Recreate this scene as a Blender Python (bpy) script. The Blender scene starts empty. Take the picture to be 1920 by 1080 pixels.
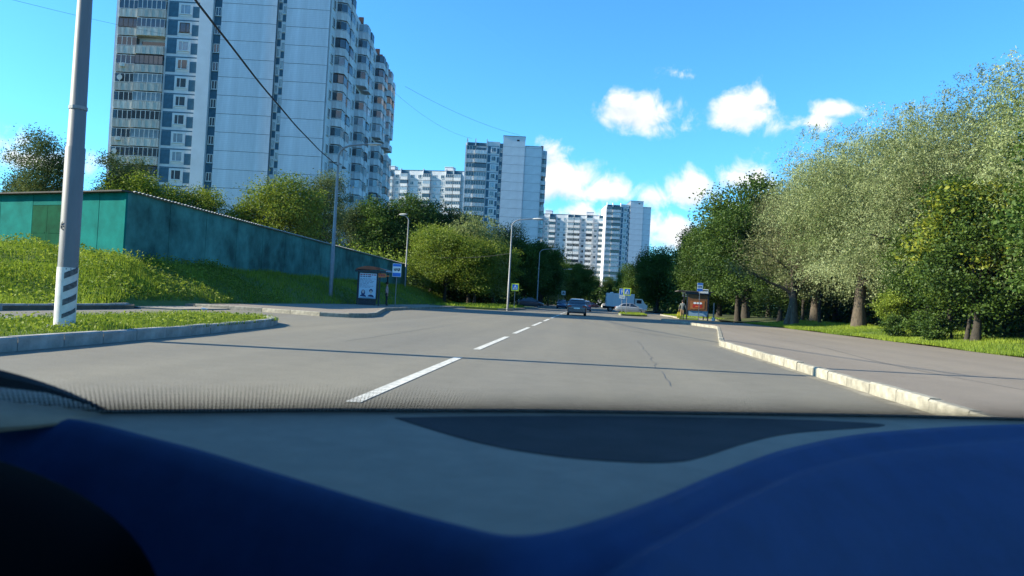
import bpy, bmesh, math, random
import numpy as np
from mathutils import Vector, Matrix, Euler

random.seed(7)
rng = np.random.default_rng(11)
S = bpy.context.scene
COL = S.collection
R = math.radians

# ------------------------------------------------------------------ camera
cam = bpy.data.cameras.new('camera')
cam.lens = 27.0
cam.sensor_width = 36.0
cam.clip_start = 0.05
cam.clip_end = 9000
cam.dof.use_dof = True
cam.dof.focus_distance = 40.0
cam.dof.aperture_fstop = 10.0
camo = bpy.data.objects.new('camera', cam)
COL.objects.link(camo)
rot = Matrix(((0.99379, -0.05331, 0.09767), (0.09672, -0.02000, -0.99511), (0.05500, 0.99838, -0.01472)))
camo.matrix_world = Matrix.Translation((0, 0, 1.1)) @ rot.to_4x4()
S.camera = camo

# ------------------------------------------------------------------ light
SUN_EL, SUN_AZ = R(27), R(7.5)            # from the left, slightly behind
to_sun = Vector((-math.cos(SUN_AZ) * math.cos(SUN_EL), -math.sin(SUN_AZ) * math.cos(SUN_EL), math.sin(SUN_EL)))
sun = bpy.data.lights.new('sun', 'SUN')
sun.energy = 4.6
sun.angle = R(0.53)
sun.color = (1.0, 0.91, 0.73)
suno = bpy.data.objects.new('sun', sun)
COL.objects.link(suno)
suno.rotation_euler = to_sun.to_track_quat('Z', 'Y').to_euler()
S.view_settings.view_transform = 'Standard'
S.view_settings.look = 'None'
S.view_settings.gamma = 1.0
S.view_settings.exposure = 1.55
S.view_settings.use_curve_mapping = False

world = bpy.data.worlds.new('World')
S.world = world
world.use_nodes = True
WN, WL = world.node_tree.nodes, world.node_tree.links
WN.clear()


def wnode(t, **k):
    n = WN.new(t)
    for a, b in k.items():
        setattr(n, a, b)
    return n


def wmath(op, a, b=None, clamp=False):
    n = wnode('ShaderNodeMath', operation=op, use_clamp=clamp)
    for i, v in enumerate((a, b)):
        if v is None:
            continue
        if isinstance(v, (int, float)):
            n.inputs[i].default_value = v
        else:
            WL.new(v, n.inputs[i])
    return n.outputs[0]


w_out = wnode('ShaderNodeOutputWorld')
w_bg = wnode('ShaderNodeBackground')
w_bg.inputs['Strength'].default_value = 0.085
sky = wnode('ShaderNodeTexSky', sky_type='NISHITA')
sky.sun_disc = False
sky.sun_elevation = SUN_EL
sky.sun_rotation = math.atan2(to_sun.x, to_sun.y)
sky.air_density = 1.0
sky.dust_density = 0.3
sky.ozone_density = 2.2
tint = wnode('ShaderNodeMix', data_type='RGBA', blend_type='MULTIPLY')
tint.inputs[0].default_value = 1.0
WL.new(sky.outputs[0], tint.inputs[6])
tint.inputs[7].default_value = (0.40, 0.97, 1.40, 1)
w_tc = wnode('ShaderNodeTexCoord')
DIR = w_tc.outputs['Generated']
# cloud billows: noise over the direction of view
nz1 = wnode('ShaderNodeTexNoise')
nz1.inputs['Scale'].default_value = 26
nz1.inputs['Detail'].default_value = 9
nz1.inputs['Roughness'].default_value = 0.6
nz1.inputs['Distortion'].default_value = 0.4
WL.new(DIR, nz1.inputs['Vector'])
nz2 = wnode('ShaderNodeTexNoise')
nz2.inputs['Scale'].default_value = 7
nz2.inputs['Detail'].default_value = 4
WL.new(DIR, nz2.inputs['Vector'])
NZ = wmath('ADD', wmath('MULTIPLY', wmath('SUBTRACT', nz1.outputs[0], 0.5), 3.8), wmath('MULTIPLY', wmath('SUBTRACT', nz2.outputs[0], 0.5), 1.3))


def wdot(v):
    n = wnode('ShaderNodeVectorMath', operation='DOT_PRODUCT')
    WL.new(DIR, n.inputs[0])
    n.inputs[1].default_value = v
    return n.outputs['Value']


# each cloud: azimuth from the road (deg, + = right), elevation, half width, half height (deg), weight
CLOUDS = [(2.9, 14.0, 3.9, 1.9, 1.1), (1.9, 14.6, 2.2, 1.5, 1.0), (4.9, 12.9, 1.9, 1.0, .6), (6.4, 16.6, 1.7, .5, .35),
          (10.4, 14.0, 2.3, 1.7, 1.1), (11.5, 14.9, 1.3, 1.2, .9), (15.2, 13.2, 2.6, .85, .7), (17.0, 14.0, 2.3, .8, .85), (13.6, 13.0, 1.6, .7, .4),
          (-2.6, 8.6, 3.0, 2.6, 1.15), (-3.2, 11.0, 1.7, 1.5, .95), (-1.2, 6.5, 4.0, 1.5, .8), (1.4, 8.2, 2.6, 1.4, .95), (4.4, 8.1, 1.9, 1.4, .9),
          (7.2, 8.5, 2.9, 1.9, 1.15), (10.8, 9.5, 3.2, 1.5, 1.0), (6.0, 5.4, 3.4, 1.9, 1.0), (12.7, 6.5, 5, 2, .9), (4.0, 5.8, 4.0, 1.5, 1.0),
          (-37.6, 7.0, 4.4, 1.0, .75), (-33.6, 7.4, 2.4, .8, .5), (-42, 8, 4, 1.6, .8), (-56, 12, 7, 2.2, .9), (33, 12, 6, 2, .9), (46, 18, 7, 2.5, .9), (70, 14, 8, 2.5, .9),
          (-85, 13, 7, 2, .8), (95, 10, 9, 2.5, .9), (130, 14, 8, 2.5, .9), (165, 12, 8, 2.4, .8), (-160, 15, 8, 2.3, .9), (-125, 11, 8, 2.4, .9)]
total, under = None, None
for az, el, hw, hh, wt in CLOUDS:
    a, e = R(az), R(el)
    right = (math.cos(a), -math.sin(a), 0)
    up = (-math.sin(a) * math.sin(e), -math.cos(a) * math.sin(e), math.cos(e))
    fwd = (math.sin(a) * math.cos(e), math.cos(a) * math.cos(e), math.sin(e))
    u = wmath('DIVIDE', wdot(right), math.sin(R(hw)))
    v = wmath('DIVIDE', wdot(up), math.sin(R(hh)))
    # flat-bottomed: the lower half is squeezed
    vl = wmath('MULTIPLY', wmath('MINIMUM', v, 0.0), 1.25)
    vv = wmath('ADD', wmath('MAXIMUM', v, 0.0), vl)
    r2 = wmath('ADD', wmath('MULTIPLY', u, u), wmath('MULTIPLY', vv, vv))
    m = wmath('MULTIPLY', wmath('SUBTRACT', 1.0, wmath('SQRT', r2)), wt)
    # only the front side of the sphere
    m = wmath('SUBTRACT', m, wmath('MULTIPLY', wmath('LESS_THAN', wdot(fwd), 0.2), 50.0))
    inside = wmath('MULTIPLY', wmath('GREATER_THAN', m, -.3), v)
    total = m if total is None else wmath('MAXIMUM', total, m)
    sh = wmath('MULTIPLY', wmath('MAXIMUM', m, 0.0), wmath('MULTIPLY', v, -1.0))
    under = sh if under is None else wmath('MAXIMUM', under, sh)
dens = wmath('ADD', wmath('MULTIPLY', total, 1.7), NZ)
cov = wnode('ShaderNodeMapRange', interpolation_type='SMOOTHSTEP')
WL.new(dens, cov.inputs['Value'])
cov.inputs['From Min'].default_value = 0.0
cov.inputs['From Max'].default_value = 1.25
gray = wmath('MULTIPLY', wmath('ADD', under, wmath('MULTIPLY', NZ, -0.14)), 1.6, clamp=True)
ccol = wnode('ShaderNodeMix', data_type='RGBA')
WL.new(gray, ccol.inputs[0])
ccol.inputs[6].default_value = (5.0, 5.0, 5.0, 1)
ccol.inputs[7].default_value = (2.1, 2.65, 3.6, 1)
wmix = wnode('ShaderNodeMix', data_type='RGBA')
WL.new(cov.outputs[0], wmix.inputs[0])
WL.new(tint.outputs[2], wmix.inputs[6])
WL.new(ccol.outputs[2], wmix.inputs[7])
WL.new(wmix.outputs[2], w_bg.inputs['Color'])
WL.new(w_bg.outputs[0], w_out.inputs[0])
S.cycles.max_bounces = 7
S.cycles.transparent_max_bounces = 12
S.cycles.sample_clamp_indirect = 6


# ------------------------------------------------------------------ materials
def lin(r, g, b):
    f = lambda c: (c / 12.92 if c <= .04045 else ((c + .055) / 1.055) ** 2.4)
    return tuple(f(x / 255) for x in (r, g, b))


def mat(name, col, rough=.8, var=.12, scale=4.0, metal=0.0, bump=0.0, bscale=None, spec=.3, col2=None, emit=0.0, coat=0.0, stretch=None, island=0.0):
    m = bpy.data.materials.new(name)
    m.use_nodes = True
    N, L = m.node_tree.nodes, m.node_tree.links
    b = N['Principled BSDF']
    b.inputs['Roughness'].default_value = rough
    b.inputs['Metallic'].default_value = metal
    b.inputs['Specular IOR Level'].default_value = spec
    b.inputs['Coat Weight'].default_value = coat
    tc = N.new('ShaderNodeTexCoord')
    src = tc.outputs['Object']
    if stretch:
        mp = N.new('ShaderNodeMapping')
        mp.inputs['Scale'].default_value = stretch
        L.new(src, mp.inputs['Vector'])
        src = mp.outputs[0]
    nz = N.new('ShaderNodeTexNoise')
    nz.inputs['Scale'].default_value = scale
    nz.inputs['Detail'].default_value = 6
    nz.inputs['Roughness'].default_value = .62
    L.new(src, nz.inputs['Vector'])
    rp = N.new('ShaderNodeValToRGB')
    c2 = col2 or tuple(min(1, c * (1 + var)) for c in col)
    c1 = col if col2 else tuple(c * (1 - var) for c in col)
    rp.color_ramp.elements[0].position = .33
    rp.color_ramp.elements[1].position = .67
    rp.color_ramp.elements[0].color = (*c1, 1)
    rp.color_ramp.elements[1].color = (*c2, 1)
    L.new(nz.outputs[0], rp.inputs[0])
    outc = rp.outputs[0]
    if island:
        oi = N.new('ShaderNodeObjectInfo')
        mr = N.new('ShaderNodeMapRange')
        mr.inputs['To Min'].default_value = 1 - island
        mr.inputs['To Max'].default_value = 1 + island
        L.new(oi.outputs['Random'], mr.inputs['Value'])
        mx = N.new('ShaderNodeMix')
        mx.data_type = 'RGBA'
        mx.blend_type = 'MULTIPLY'
        mx.inputs[0].default_value = 1
        L.new(outc, mx.inputs[6])
        L.new(mr.outputs[0], mx.inputs[7])
        outc = mx.outputs[2]
    L.new(outc, b.inputs['Base Color'])
    if emit:
        L.new(outc, b.inputs['Emission Color'])
        b.inputs['Emission Strength'].default_value = emit
    if bump:
        n2 = N.new('ShaderNodeTexNoise')
        n2.inputs['Scale'].default_value = bscale or scale * 6
        n2.inputs['Detail'].default_value = 4
        L.new(src, n2.inputs['Vector'])
        bp = N.new('ShaderNodeBump')
        bp.inputs['Strength'].default_value = bump
        bp.inputs['Distance'].default_value = .02
        L.new(n2.outputs[0], bp.inputs['Height'])
        L.new(bp.outputs[0], b.inputs['Normal'])
    return m


def leaf_mat(name, ca, cb, trans=.35, gloss=.02):
    m = bpy.data.materials.new(name)
    m.use_nodes = True
    N, L = m.node_tree.nodes, m.node_tree.links
    N.clear()
    o = N.new('ShaderNodeOutputMaterial')
    at = N.new('ShaderNodeAttribute')
    at.attribute_name = 'leaf_tone'
    oi = N.new('ShaderNodeObjectInfo')
    rp = N.new('ShaderNodeMix')
    rp.data_type = 'RGBA'
    rp.inputs[6].default_value = (*ca, 1)
    rp.inputs[7].default_value = (*cb, 1)
    L.new(at.outputs['Fac'], rp.inputs[0])
    mr = N.new('ShaderNodeMapRange')
    mr.inputs['To Min'].default_value = .85
    mr.inputs['To Max'].default_value = 1.15
    L.new(oi.outputs['Random'], mr.inputs['Value'])
    mx = N.new('ShaderNodeMix')
    mx.data_type = 'RGBA'
    mx.blend_type = 'MULTIPLY'
    mx.inputs[0].default_value = 1
    L.new(rp.outputs[2], mx.inputs[6])
    L.new(mr.outputs[0], mx.inputs[7])
    d = N.new('ShaderNodeBsdfDiffuse')
    t = N.new('ShaderNodeBsdfTranslucent')
    g = N.new('ShaderNodeBsdfGlossy')
    g.inputs['Roughness'].default_value = .6
    L.new(mx.outputs[2], d.inputs[0])
    L.new(mx.outputs[2], t.inputs[0])
    m1 = N.new('ShaderNodeMixShader')
    m1.inputs[0].default_value = trans
    L.new(d.outputs[0], m1.inputs[1])
    L.new(t.outputs[0], m1.inputs[2])
    m2 = N.new('ShaderNodeMixShader')
    m2.inputs[0].default_value = gloss
    L.new(m1.outputs[0], m2.inputs[1])
    L.new(g.outputs[0], m2.inputs[2])
    L.new(m2.outputs[0], o.inputs[0])
    return m


def asphalt(name, base, warm, patch):
    m = bpy.data.materials.new(name)
    m.use_nodes = True
    N, L = m.node_tree.nodes, m.node_tree.links
    b = N['Principled BSDF']
    b.inputs['Roughness'].default_value = .82
    b.inputs['Specular IOR Level'].default_value = .35
    tc = N.new('ShaderNodeTexCoord')
    big = N.new('ShaderNodeTexNoise')
    big.inputs['Scale'].default_value = .16
    big.inputs['Detail'].default_value = 5
    mp = N.new('ShaderNodeMapping')
    mp.inputs['Scale'].default_value = (1.8, .5, 1)
    L.new(tc.outputs['Object'], mp.inputs[0])
    L.new(mp.outputs[0], big.inputs['Vector'])
    fine = N.new('ShaderNodeTexNoise')
    fine.inputs['Scale'].default_value = 60
    fine.inputs['Detail'].default_value = 3
    L.new(tc.outputs['Object'], fine.inputs['Vector'])
    mid = N.new('ShaderNodeTexNoise')
    mid.inputs['Scale'].default_value = 2.2
    mid.inputs['Detail'].default_value = 6
    mid.inputs['Roughness'].default_value = .7
    L.new(tc.outputs['Object'], mid.inputs['Vector'])
    r1 = N.new('ShaderNodeValToRGB')
    r1.color_ramp.elements[0].position = .36
    r1.color_ramp.elements[1].position = .66
    r1.color_ramp.elements[0].color = (*base, 1)
    r1.color_ramp.elements[1].color = (*warm, 1)
    L.new(big.outputs[0], r1.inputs[0])
    r2 = N.new('ShaderNodeMapRange')
    r2.inputs['From Min'].default_value = .3
    r2.inputs['From Max'].default_value = .7
    r2.inputs['To Min'].default_value = 1 - patch
    r2.inputs['To Max'].default_value = 1 + patch
    L.new(mid.outputs[0], r2.inputs['Value'])
    r3 = N.new('ShaderNodeMapRange')
    r3.inputs['From Min'].default_value = .3
    r3.inputs['From Max'].default_value = .7
    r3.inputs['To Min'].default_value = .68
    r3.inputs['To Max'].default_value = 1.32
    L.new(fine.outputs[0], r3.inputs['Value'])
    mp2 = N.new('ShaderNodeMapping')
    mp2.inputs['Scale'].default_value = (.85, .018, 1)
    L.new(tc.outputs['Object'], mp2.inputs[0])
    wear = N.new('ShaderNodeTexNoise')
    wear.inputs['Scale'].default_value = 1.0
    wear.inputs['Detail'].default_value = 4
    L.new(mp2.outputs[0], wear.inputs['Vector'])
    r4 = N.new('ShaderNodeMapRange')
    r4.inputs['From Min'].default_value = .3
    r4.inputs['From Max'].default_value = .7
    r4.inputs['To Min'].default_value = .90
    r4.inputs['To Max'].default_value = 1.08
    L.new(wear.outputs[0], r4.inputs['Value'])
    spot = N.new('ShaderNodeTexNoise')
    spot.inputs['Scale'].default_value = 14
    spot.inputs['Detail'].default_value = 2
    L.new(tc.outputs['Object'], spot.inputs['Vector'])
    r5 = N.new('ShaderNodeMapRange')
    r5.inputs['From Min'].default_value = .28
    r5.inputs['From Max'].default_value = .40
    r5.inputs['To Min'].default_value = .80
    r5.inputs['To Max'].default_value = 1.0
    L.new(spot.outputs[0], r5.inputs['Value'])
    m5 = N.new('ShaderNodeMath')
    m5.operation = 'MULTIPLY'
    L.new(r4.outputs[0], m5.inputs[0])
    L.new(r5.outputs[0], m5.inputs[1])
    m6 = N.new('ShaderNodeMath')
    m6.operation = 'MULTIPLY'
    L.new(r2.outputs[0], m6.inputs[0])
    L.new(m5.outputs[0], m6.inputs[1])
    mm = N.new('ShaderNodeMath')
    mm.operation = 'MULTIPLY'
    L.new(m6.outputs[0], mm.inputs[0])
    L.new(r3.outputs[0], mm.inputs[1])
    mx = N.new('ShaderNodeMix')
    mx.data_type = 'RGBA'
    mx.blend_type = 'MULTIPLY'
    mx.inputs[0].default_value = 1
    L.new(r1.outputs[0], mx.inputs[6])
    L.new(mm.outputs[0], mx.inputs[7])
    L.new(mx.outputs[2], b.inputs['Base Color'])
    bp = N.new('ShaderNodeBump')
    bp.inputs['Strength'].default_value = .35
    bp.inputs['Distance'].default_value = .01
    L.new(fine.outputs[0], bp.inputs['Height'])
    L.new(bp.outputs[0], b.inputs['Normal'])
    return m


def tile_wall(name, col, joint, pitch=.28):
    """pale ceramic-faced concrete panel with fine level courses"""
    m = mat(name, col, rough=.6, var=.13, scale=.55, stretch=(1.6, 1.6, .22))
    N, L = m.node_tree.nodes, m.node_tree.links
    b = N['Principled BSDF']
    src = b.inputs['Base Color'].links[0].from_socket
    tc = N.new('ShaderNodeTexCoord')
    sx = N.new('ShaderNodeSeparateXYZ')
    L.new(tc.outputs['Object'], sx.inputs[0])
    dv = N.new('ShaderNodeMath')
    dv.operation = 'DIVIDE'
    dv.inputs[1].default_value = pitch
    L.new(sx.outputs[2], dv.inputs[0])
    fr = N.new('ShaderNodeMath')
    fr.operation = 'FRACT'
    L.new(dv.outputs[0], fr.inputs[0])
    lt = N.new('ShaderNodeMath')
    lt.operation = 'LESS_THAN'
    lt.inputs[1].default_value = .16
    L.new(fr.outputs[0], lt.inputs[0])
    ml = N.new('ShaderNodeMath')
    ml.operation = 'MULTIPLY'
    ml.inputs[1].default_value = .45
    L.new(lt.outputs[0], ml.inputs[0])
    mx = N.new('ShaderNodeMix')
    mx.data_type = 'RGBA'
    L.new(ml.outputs[0], mx.inputs[0])
    L.new(src, mx.inputs[6])
    mx.inputs[7].default_value = (*joint, 1)
    L.new(mx.outputs[2], b.inputs['Base Color'])
    return m


M = {}
M['asphalt'] = asphalt('asphalt', (.144, .131, .103), (.172, .153, .112), .09)
M['pavement'] = asphalt('pavement_asphalt', (.185, .153, .117), (.215, .178, .135), .07)
M['seal'] = mat('crack_seal', (.105, .102, .095), .6, .3, 8)
M['paint'] = mat('road_paint', (.50, .48, .42), .7, .35, 9, bump=.3)
M['kerb'] = mat('kerb_concrete', (.255, .235, .185), .85, .35, 5, bump=.5, island=.13)
M['kerb_grey'] = mat('kerb_grey', (.25, .245, .23), .85, .3, 3, bump=.5, island=.05)
M['earth'] = mat('earth', (.10, .085, .06), .95, .35, 1.2, bump=.5)
M['dirt'] = mat('path_dirt', (.26, .225, .175), .95, .25, 1.5, bump=.4)
M['sand'] = mat('gutter_sand', (.20, .18, .135), .95, .35, 3, bump=.3)
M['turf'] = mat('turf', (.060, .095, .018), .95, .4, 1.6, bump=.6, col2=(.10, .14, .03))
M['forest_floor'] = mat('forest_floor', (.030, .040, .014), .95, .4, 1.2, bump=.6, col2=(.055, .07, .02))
M['grass'] = leaf_mat('grass_blade', (.080, .145, .008), (.265, .335, .028), .42)
M['weed'] = leaf_mat('weed_leaf', (.080, .140, .010), (.315, .365, .040), .42)
M['willow'] = leaf_mat('willow_leaf', (.095, .138, .030), (.385, .425, .205), .28, .02)
M['olive'] = leaf_mat('olive_leaf', (.070, .085, .028), (.19, .195, .085), .3)
M['maple'] = leaf_mat('maple_leaf', (.028, .064, .010), (.090, .145, .018), .35, .018)
M['lime'] = leaf_mat('lime_leaf', (.075, .125, .010), (.23, .28, .028), .42, .02)
M['birch'] = leaf_mat('birch_leaf', (.045, .075, .022), (.125, .155, .05), .34, .015)
M['yellow'] = leaf_mat('yellowing_leaf', (.075, .125, .010), (.24, .245, .02), .42, .02)
M['pale_leaf'] = leaf_mat('pale_leaf', (.12, .16, .04), (.29, .33, .12), .38, .02)
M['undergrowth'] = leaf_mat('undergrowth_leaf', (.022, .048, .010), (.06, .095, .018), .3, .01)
M['bark'] = mat('bark', (.085, .068, .050), .95, .4, 6, bump=.9, stretch=(3, 3, .6))
M['bark_dark'] = mat('bark_dark', (.045, .038, .030), .95, .4, 6, bump=.9, stretch=(3, 3, .6))
M['wall_pale'] = mat('pale_panel', (.56, .57, .59), .7, .10, .9, stretch=(1, 1, .4))
M['wall_tile'] = tile_wall('tile_panel', (.62, .62, .66), (.42, .44, .49))
M['wall_smooth'] = mat('smooth_panel', (.62, .62, .64), .7, .07, .5)
M['joint'] = mat('panel_joint', (.16, .18, .20), .8, .1)
M['blue'] = mat('blue_panel', (.050, .120, .175), .6, .2, 2)
M['balc'] = mat('balcony_slab', (.46, .44, .40), .8, .28, 1.6, stretch=(2.2, 2.2, .35), island=.14)
M['balc2'] = mat('balcony_side', (.56, .56, .57), .8, .20, 1.6, stretch=(2.2, 2.2, .35), island=.12)
M['wframe'] = mat('window_frame', (.62, .63, .62), .5, .06)
M['bframe'] = mat('brown_frame', (.13, .075, .05), .6, .2)
M['glass'] = mat('window_glass', (.030, .042, .055), .06, .3, .35, spec=1.0, island=.5)
M['glass_pale'] = mat('pale_glass', (.22, .27, .31), .12, .3, .6, spec=1.0, island=.4)
M['dark'] = mat('dark_inside', (.018, .018, .022), .9, .3)
M['steel'] = mat('galvanised_steel', (.22, .225, .23), .55, .15, 3, metal=.25)
M['pole_grey'] = mat('painted_pole', (.145, .148, .15), .55, .14, 3, bump=.1, stretch=(1, 1, .2))
M['white_paint'] = mat('white_paint', (.52, .51, .48), .6, .15, 5)
M['black_paint'] = mat('black_paint', (.03, .032, .037), .6, .3, 6)
M['worn_black'] = mat('worn_black_paint', (.085, .087, .092), .7, .5, 14)
M['black'] = mat('black_rubber', (.012, .012, .013), .7, .2)
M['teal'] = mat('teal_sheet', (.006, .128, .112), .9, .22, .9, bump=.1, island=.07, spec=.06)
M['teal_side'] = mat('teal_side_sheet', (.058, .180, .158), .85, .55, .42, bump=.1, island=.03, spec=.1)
M['green_door'] = mat('green_door', (.004, .060, .030), .9, .25, 1.3, island=.05, spec=.06)
M['roofing'] = mat('roofing_felt', (.07, .065, .06), .9, .3, 2)
M['corrugated'] = mat('corrugated_sheet', (.42, .40, .37), .8, .25, 4)
M['sign_blue'] = mat('sign_blue', (.01, .16, .60), .4, .03, spec=.5)
M['sign_white'] = mat('sign_white', (.78, .78, .76), .4, .03, spec=.5)
M['sign_yellow'] = mat('sign_yellow', (.72, .75, .03), .4, .04, spec=.5)
M['sign_back'] = mat('sign_back', (.25, .26, .26), .5, .1, metal=.4)
M['red_text'] = mat('poster_red', (.45, .06, .08), .6, .05)
M['navy_text'] = mat('poster_navy', (.03, .05, .14), .6, .05)
M['poster'] = mat('poster_paper', (.50, .62, .72), .5, .06, 1.5)
M['skin_print'] = mat('poster_skin', (.55, .45, .42), .6, .05)
M['rust_roof'] = mat('rust_red_roof', (.30, .085, .040), .5, .25, 3)
M['shelter_dark'] = mat('shelter_frame', (.03, .035, .045), .5, .2)
M['orange'] = mat('orange_panel', (.62, .20, .05), .5, .08)
M['ad_orange'] = mat('advert_orange', (.33, .115, .035), .5, .3, 3)
M['brown_panel'] = mat('brown_panel', (.17, .075, .03), .6, .2, 3)
M['red'] = mat('red_panel', (.45, .03, .02), .5, .08)
M['bluegrey'] = mat('blue_grey_panel', (.22, .33, .42), .5, .12)
M['car_grey'] = mat('car_dark_grey', (.075, .080, .095), .3, .06, 2, metal=.3, coat=.6, spec=.5)
M['car_silver'] = mat('car_silver', (.42, .43, .44), .3, .05, 2, metal=.4, coat=.6, spec=.5)
M['car_navy'] = mat('car_navy', (.03, .05, .12), .3, .06, 2, coat=.6, spec=.5)
M['car_white'] = mat('car_white', (.62, .62, .60), .3, .05, 2, coat=.5, spec=.5)
M['car_red'] = mat('car_dark_red', (.22, .05, .04), .3, .05, 2, coat=.5, spec=.5)
M['car_glass'] = mat('car_glass', (.015, .02, .025), .05, .1, spec=1.0)
M['tail'] = mat('tail_light', (.35, .02, .015), .25, .1, spec=.6)
M['head'] = mat('head_light', (.55, .56, .58), .15, .1, spec=.8)
M['truck_box'] = mat('truck_box', (.60, .62, .63), .55, .06, 1.2)
M['rim'] = mat('wheel_rim', (.32, .32, .33), .4, .1, metal=.6)
M['skin'] = mat('skin', (.42, .26, .19), .6, .08)
M['jacket'] = mat('grey_jacket', (.14, .145, .13), .9, .2, 9)
M['pink_top'] = mat('pale_pink_top', (.45, .30, .30), .9, .15, 9)
M['trousers'] = mat('dark_trousers', (.025, .028, .04), .9, .2, 9)
M['tan'] = mat('tan_trousers', (.30, .19, .10), .9, .2, 9)
M['hair'] = mat('dark_hair', (.03, .022, .016), .7, .2, 12)
M['bag_yellow'] = mat('yellow_bag', (.75, .55, .04), .6, .1, 6)
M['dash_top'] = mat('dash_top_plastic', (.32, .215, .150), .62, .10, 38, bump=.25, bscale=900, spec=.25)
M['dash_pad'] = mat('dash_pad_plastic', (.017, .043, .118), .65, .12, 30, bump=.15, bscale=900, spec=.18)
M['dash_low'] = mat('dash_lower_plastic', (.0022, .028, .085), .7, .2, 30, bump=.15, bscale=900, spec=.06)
M['dash_tray'] = mat('dash_tray_mat', (.060, .048, .046), .85, .2, 14, bump=.3, bscale=500, spec=.15)
M['hood_black'] = mat('cluster_hood_black', (.0012, .0012, .0016), .8, .2, spec=.03)
M['cabin'] = mat('cabin_lining', (.03, .03, .033), .9, .1)
M['litter'] = mat('white_litter', (.7, .7, .7), .8, .1)
M['roof_pipe'] = mat('red_brick_stack', (.20, .085, .06), .85, .3, 6)


# ------------------------------------------------------------------ mesh helpers
class MB:
    """collects shapes, builds them as one mesh object"""

    def __init__(s):
        s.v, s.f, s.mi = [], [], []

    def add(s, vs, fs, mi=0):
        o = len(s.v)
        s.v += [tuple(p) for p in vs]
        s.f += [tuple(i + o for i in f) for f in fs]
        s.mi += [mi] * len(fs)
        return s

    def box(s, x0, x1, y0, y1, z0, z1, mi=0):
        return s.add([(x0, y0, z0), (x1, y0, z0), (x1, y1, z0), (x0, y1, z0), (x0, y0, z1), (x1, y0, z1), (x1, y1, z1), (x0, y1, z1)],
                     [(3, 2, 1, 0), (4, 5, 6, 7), (0, 1, 5, 4), (1, 2, 6, 5), (2, 3, 7, 6), (3, 0, 4, 7)], mi)

    def prism(s, poly, z0, z1, mi=0):
        n = len(poly)
        vs = [(x, y, z0) for x, y in poly] + [(x, y, z1) for x, y in poly]
        fs = [tuple(range(n - 1, -1, -1)), tuple(range(n, 2 * n))] + [(i, (i + 1) % n, n + (i + 1) % n, n + i) for i in range(n)]
        return s.add(vs, fs, mi)

    def prism_x(s, poly, x0, x1, mi=0):
        """poly of (y, z), swept along x"""
        n = len(poly)
        vs = [(x0, a, b) for a, b in poly] + [(x1, a, b) for a, b in poly]
        fs = [tuple(range(n - 1, -1, -1)), tuple(range(n, 2 * n))] + [(i, (i + 1) % n, n + (i + 1) % n, n + i) for i in range(n)]
        return s.add(vs, fs, mi)

    def tube(s, pts, rads, n=8, mi=0, cap=True):
        pts = [Vector(p) for p in pts]
        if isinstance(rads, (int, float)):
            rads = [rads] * len(pts)
        base = len(s.v)
        t0 = (pts[1] - pts[0]).normalized()
        ref = Vector((1, 0, 0)) if abs(t0.x) < .8 else Vector((0, 1, 0))
        for i, p in enumerate(pts):
            t = (pts[min(i + 1, len(pts) - 1)] - pts[max(i - 1, 0)]).normalized()
            a = t.cross(ref)
            a = a.normalized() if a.length > 1e-5 else Vector((0, 0, 1))
            b = t.cross(a).normalized()
            for k in range(n):
                w = 2 * math.pi * k / n
                q = p + (a * math.cos(w) + b * math.sin(w)) * rads[i]
                s.v.append(tuple(q))
        for i in range(len(pts) - 1):
            for k in range(n):
                k2 = (k + 1) % n
                s.f.append((base + i * n + k, base + i * n + k2, base + (i + 1) * n + k2, base + (i + 1) * n + k))
                s.mi.append(mi)
        if cap:
            s.f.append(tuple(base + k for k in range(n - 1, -1, -1)))
            s.f.append(tuple(base + (len(pts) - 1) * n + k for k in range(n)))
            s.mi += [mi, mi]
        return s

    def loft(s, rings, mi=0, cap=True):
        n = len(rings[0])
        base = len(s.v)
        for r in rings:
            s.v += [tuple(p) for p in r]
        for i in range(len(rings) - 1):
            for k in range(n):
                k2 = (k + 1) % n
                s.f.append((base + i * n + k, base + i * n + k2, base + (i + 1) * n + k2, base + (i + 1) * n + k))
                s.mi.append(mi)
        if cap:
            s.f.append(tuple(base + k for k in range(n - 1, -1, -1)))
            s.f.append(tuple(base + (len(rings) - 1) * n + k for k in range(n)))
            s.mi += [mi, mi]
        return s

    def mesh(s, name, mats, smooth=False):
        me = bpy.data.meshes.new(name)
        me.from_pydata(s.v, [], s.f)
        mats = mats if isinstance(mats, (list, tuple)) else [mats]
        for m in mats:
            me.materials.append(m)
        if len(mats) > 1:
            me.polygons.foreach_set('material_index', s.mi)
        bm = bmesh.new()
        bm.from_mesh(me)
        bmesh.ops.recalc_face_normals(bm, faces=bm.faces)
        bm.to_mesh(me)
        bm.free()
        if smooth:
            me.polygons.foreach_set('use_smooth', [True] * len(me.polygons))
            try:
                me.set_sharp_from_angle(angle=R(40))
            except Exception:
                pass
        me.update()
        return me

    def build(s, name, mats, parent=None, loc=None, rz=0.0, smooth=False):
        return link(name, s.mesh(name, mats, smooth), parent, loc, rz)


def link(name, me, parent=None, loc=None, rz=0.0):
    o = bpy.data.objects.new(name, me)
    COL.objects.link(o)
    if parent is not None:
        o.parent = parent
    if loc is not None:
        o.location = loc
    if rz:
        o.rotation_euler = (0, 0, rz)
    return o


def text_mesh(name, body, size, m, parent, loc, rot_, align='LEFT'):
    """flat lettering turned into a mesh"""
    c = bpy.data.curves.new(name, 'FONT')
    c.body, c.size, c.extrude, c.align_x = body, size, .002, align
    o = bpy.data.objects.new(name, c)
    COL.objects.link(o)
    me = bpy.data.meshes.new_from_object(o)
    bpy.data.objects.remove(o)
    me.materials.clear()
    me.materials.append(m)
    o = link(name, me, parent, loc)
    o.rotation_euler = rot_
    return o


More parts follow.
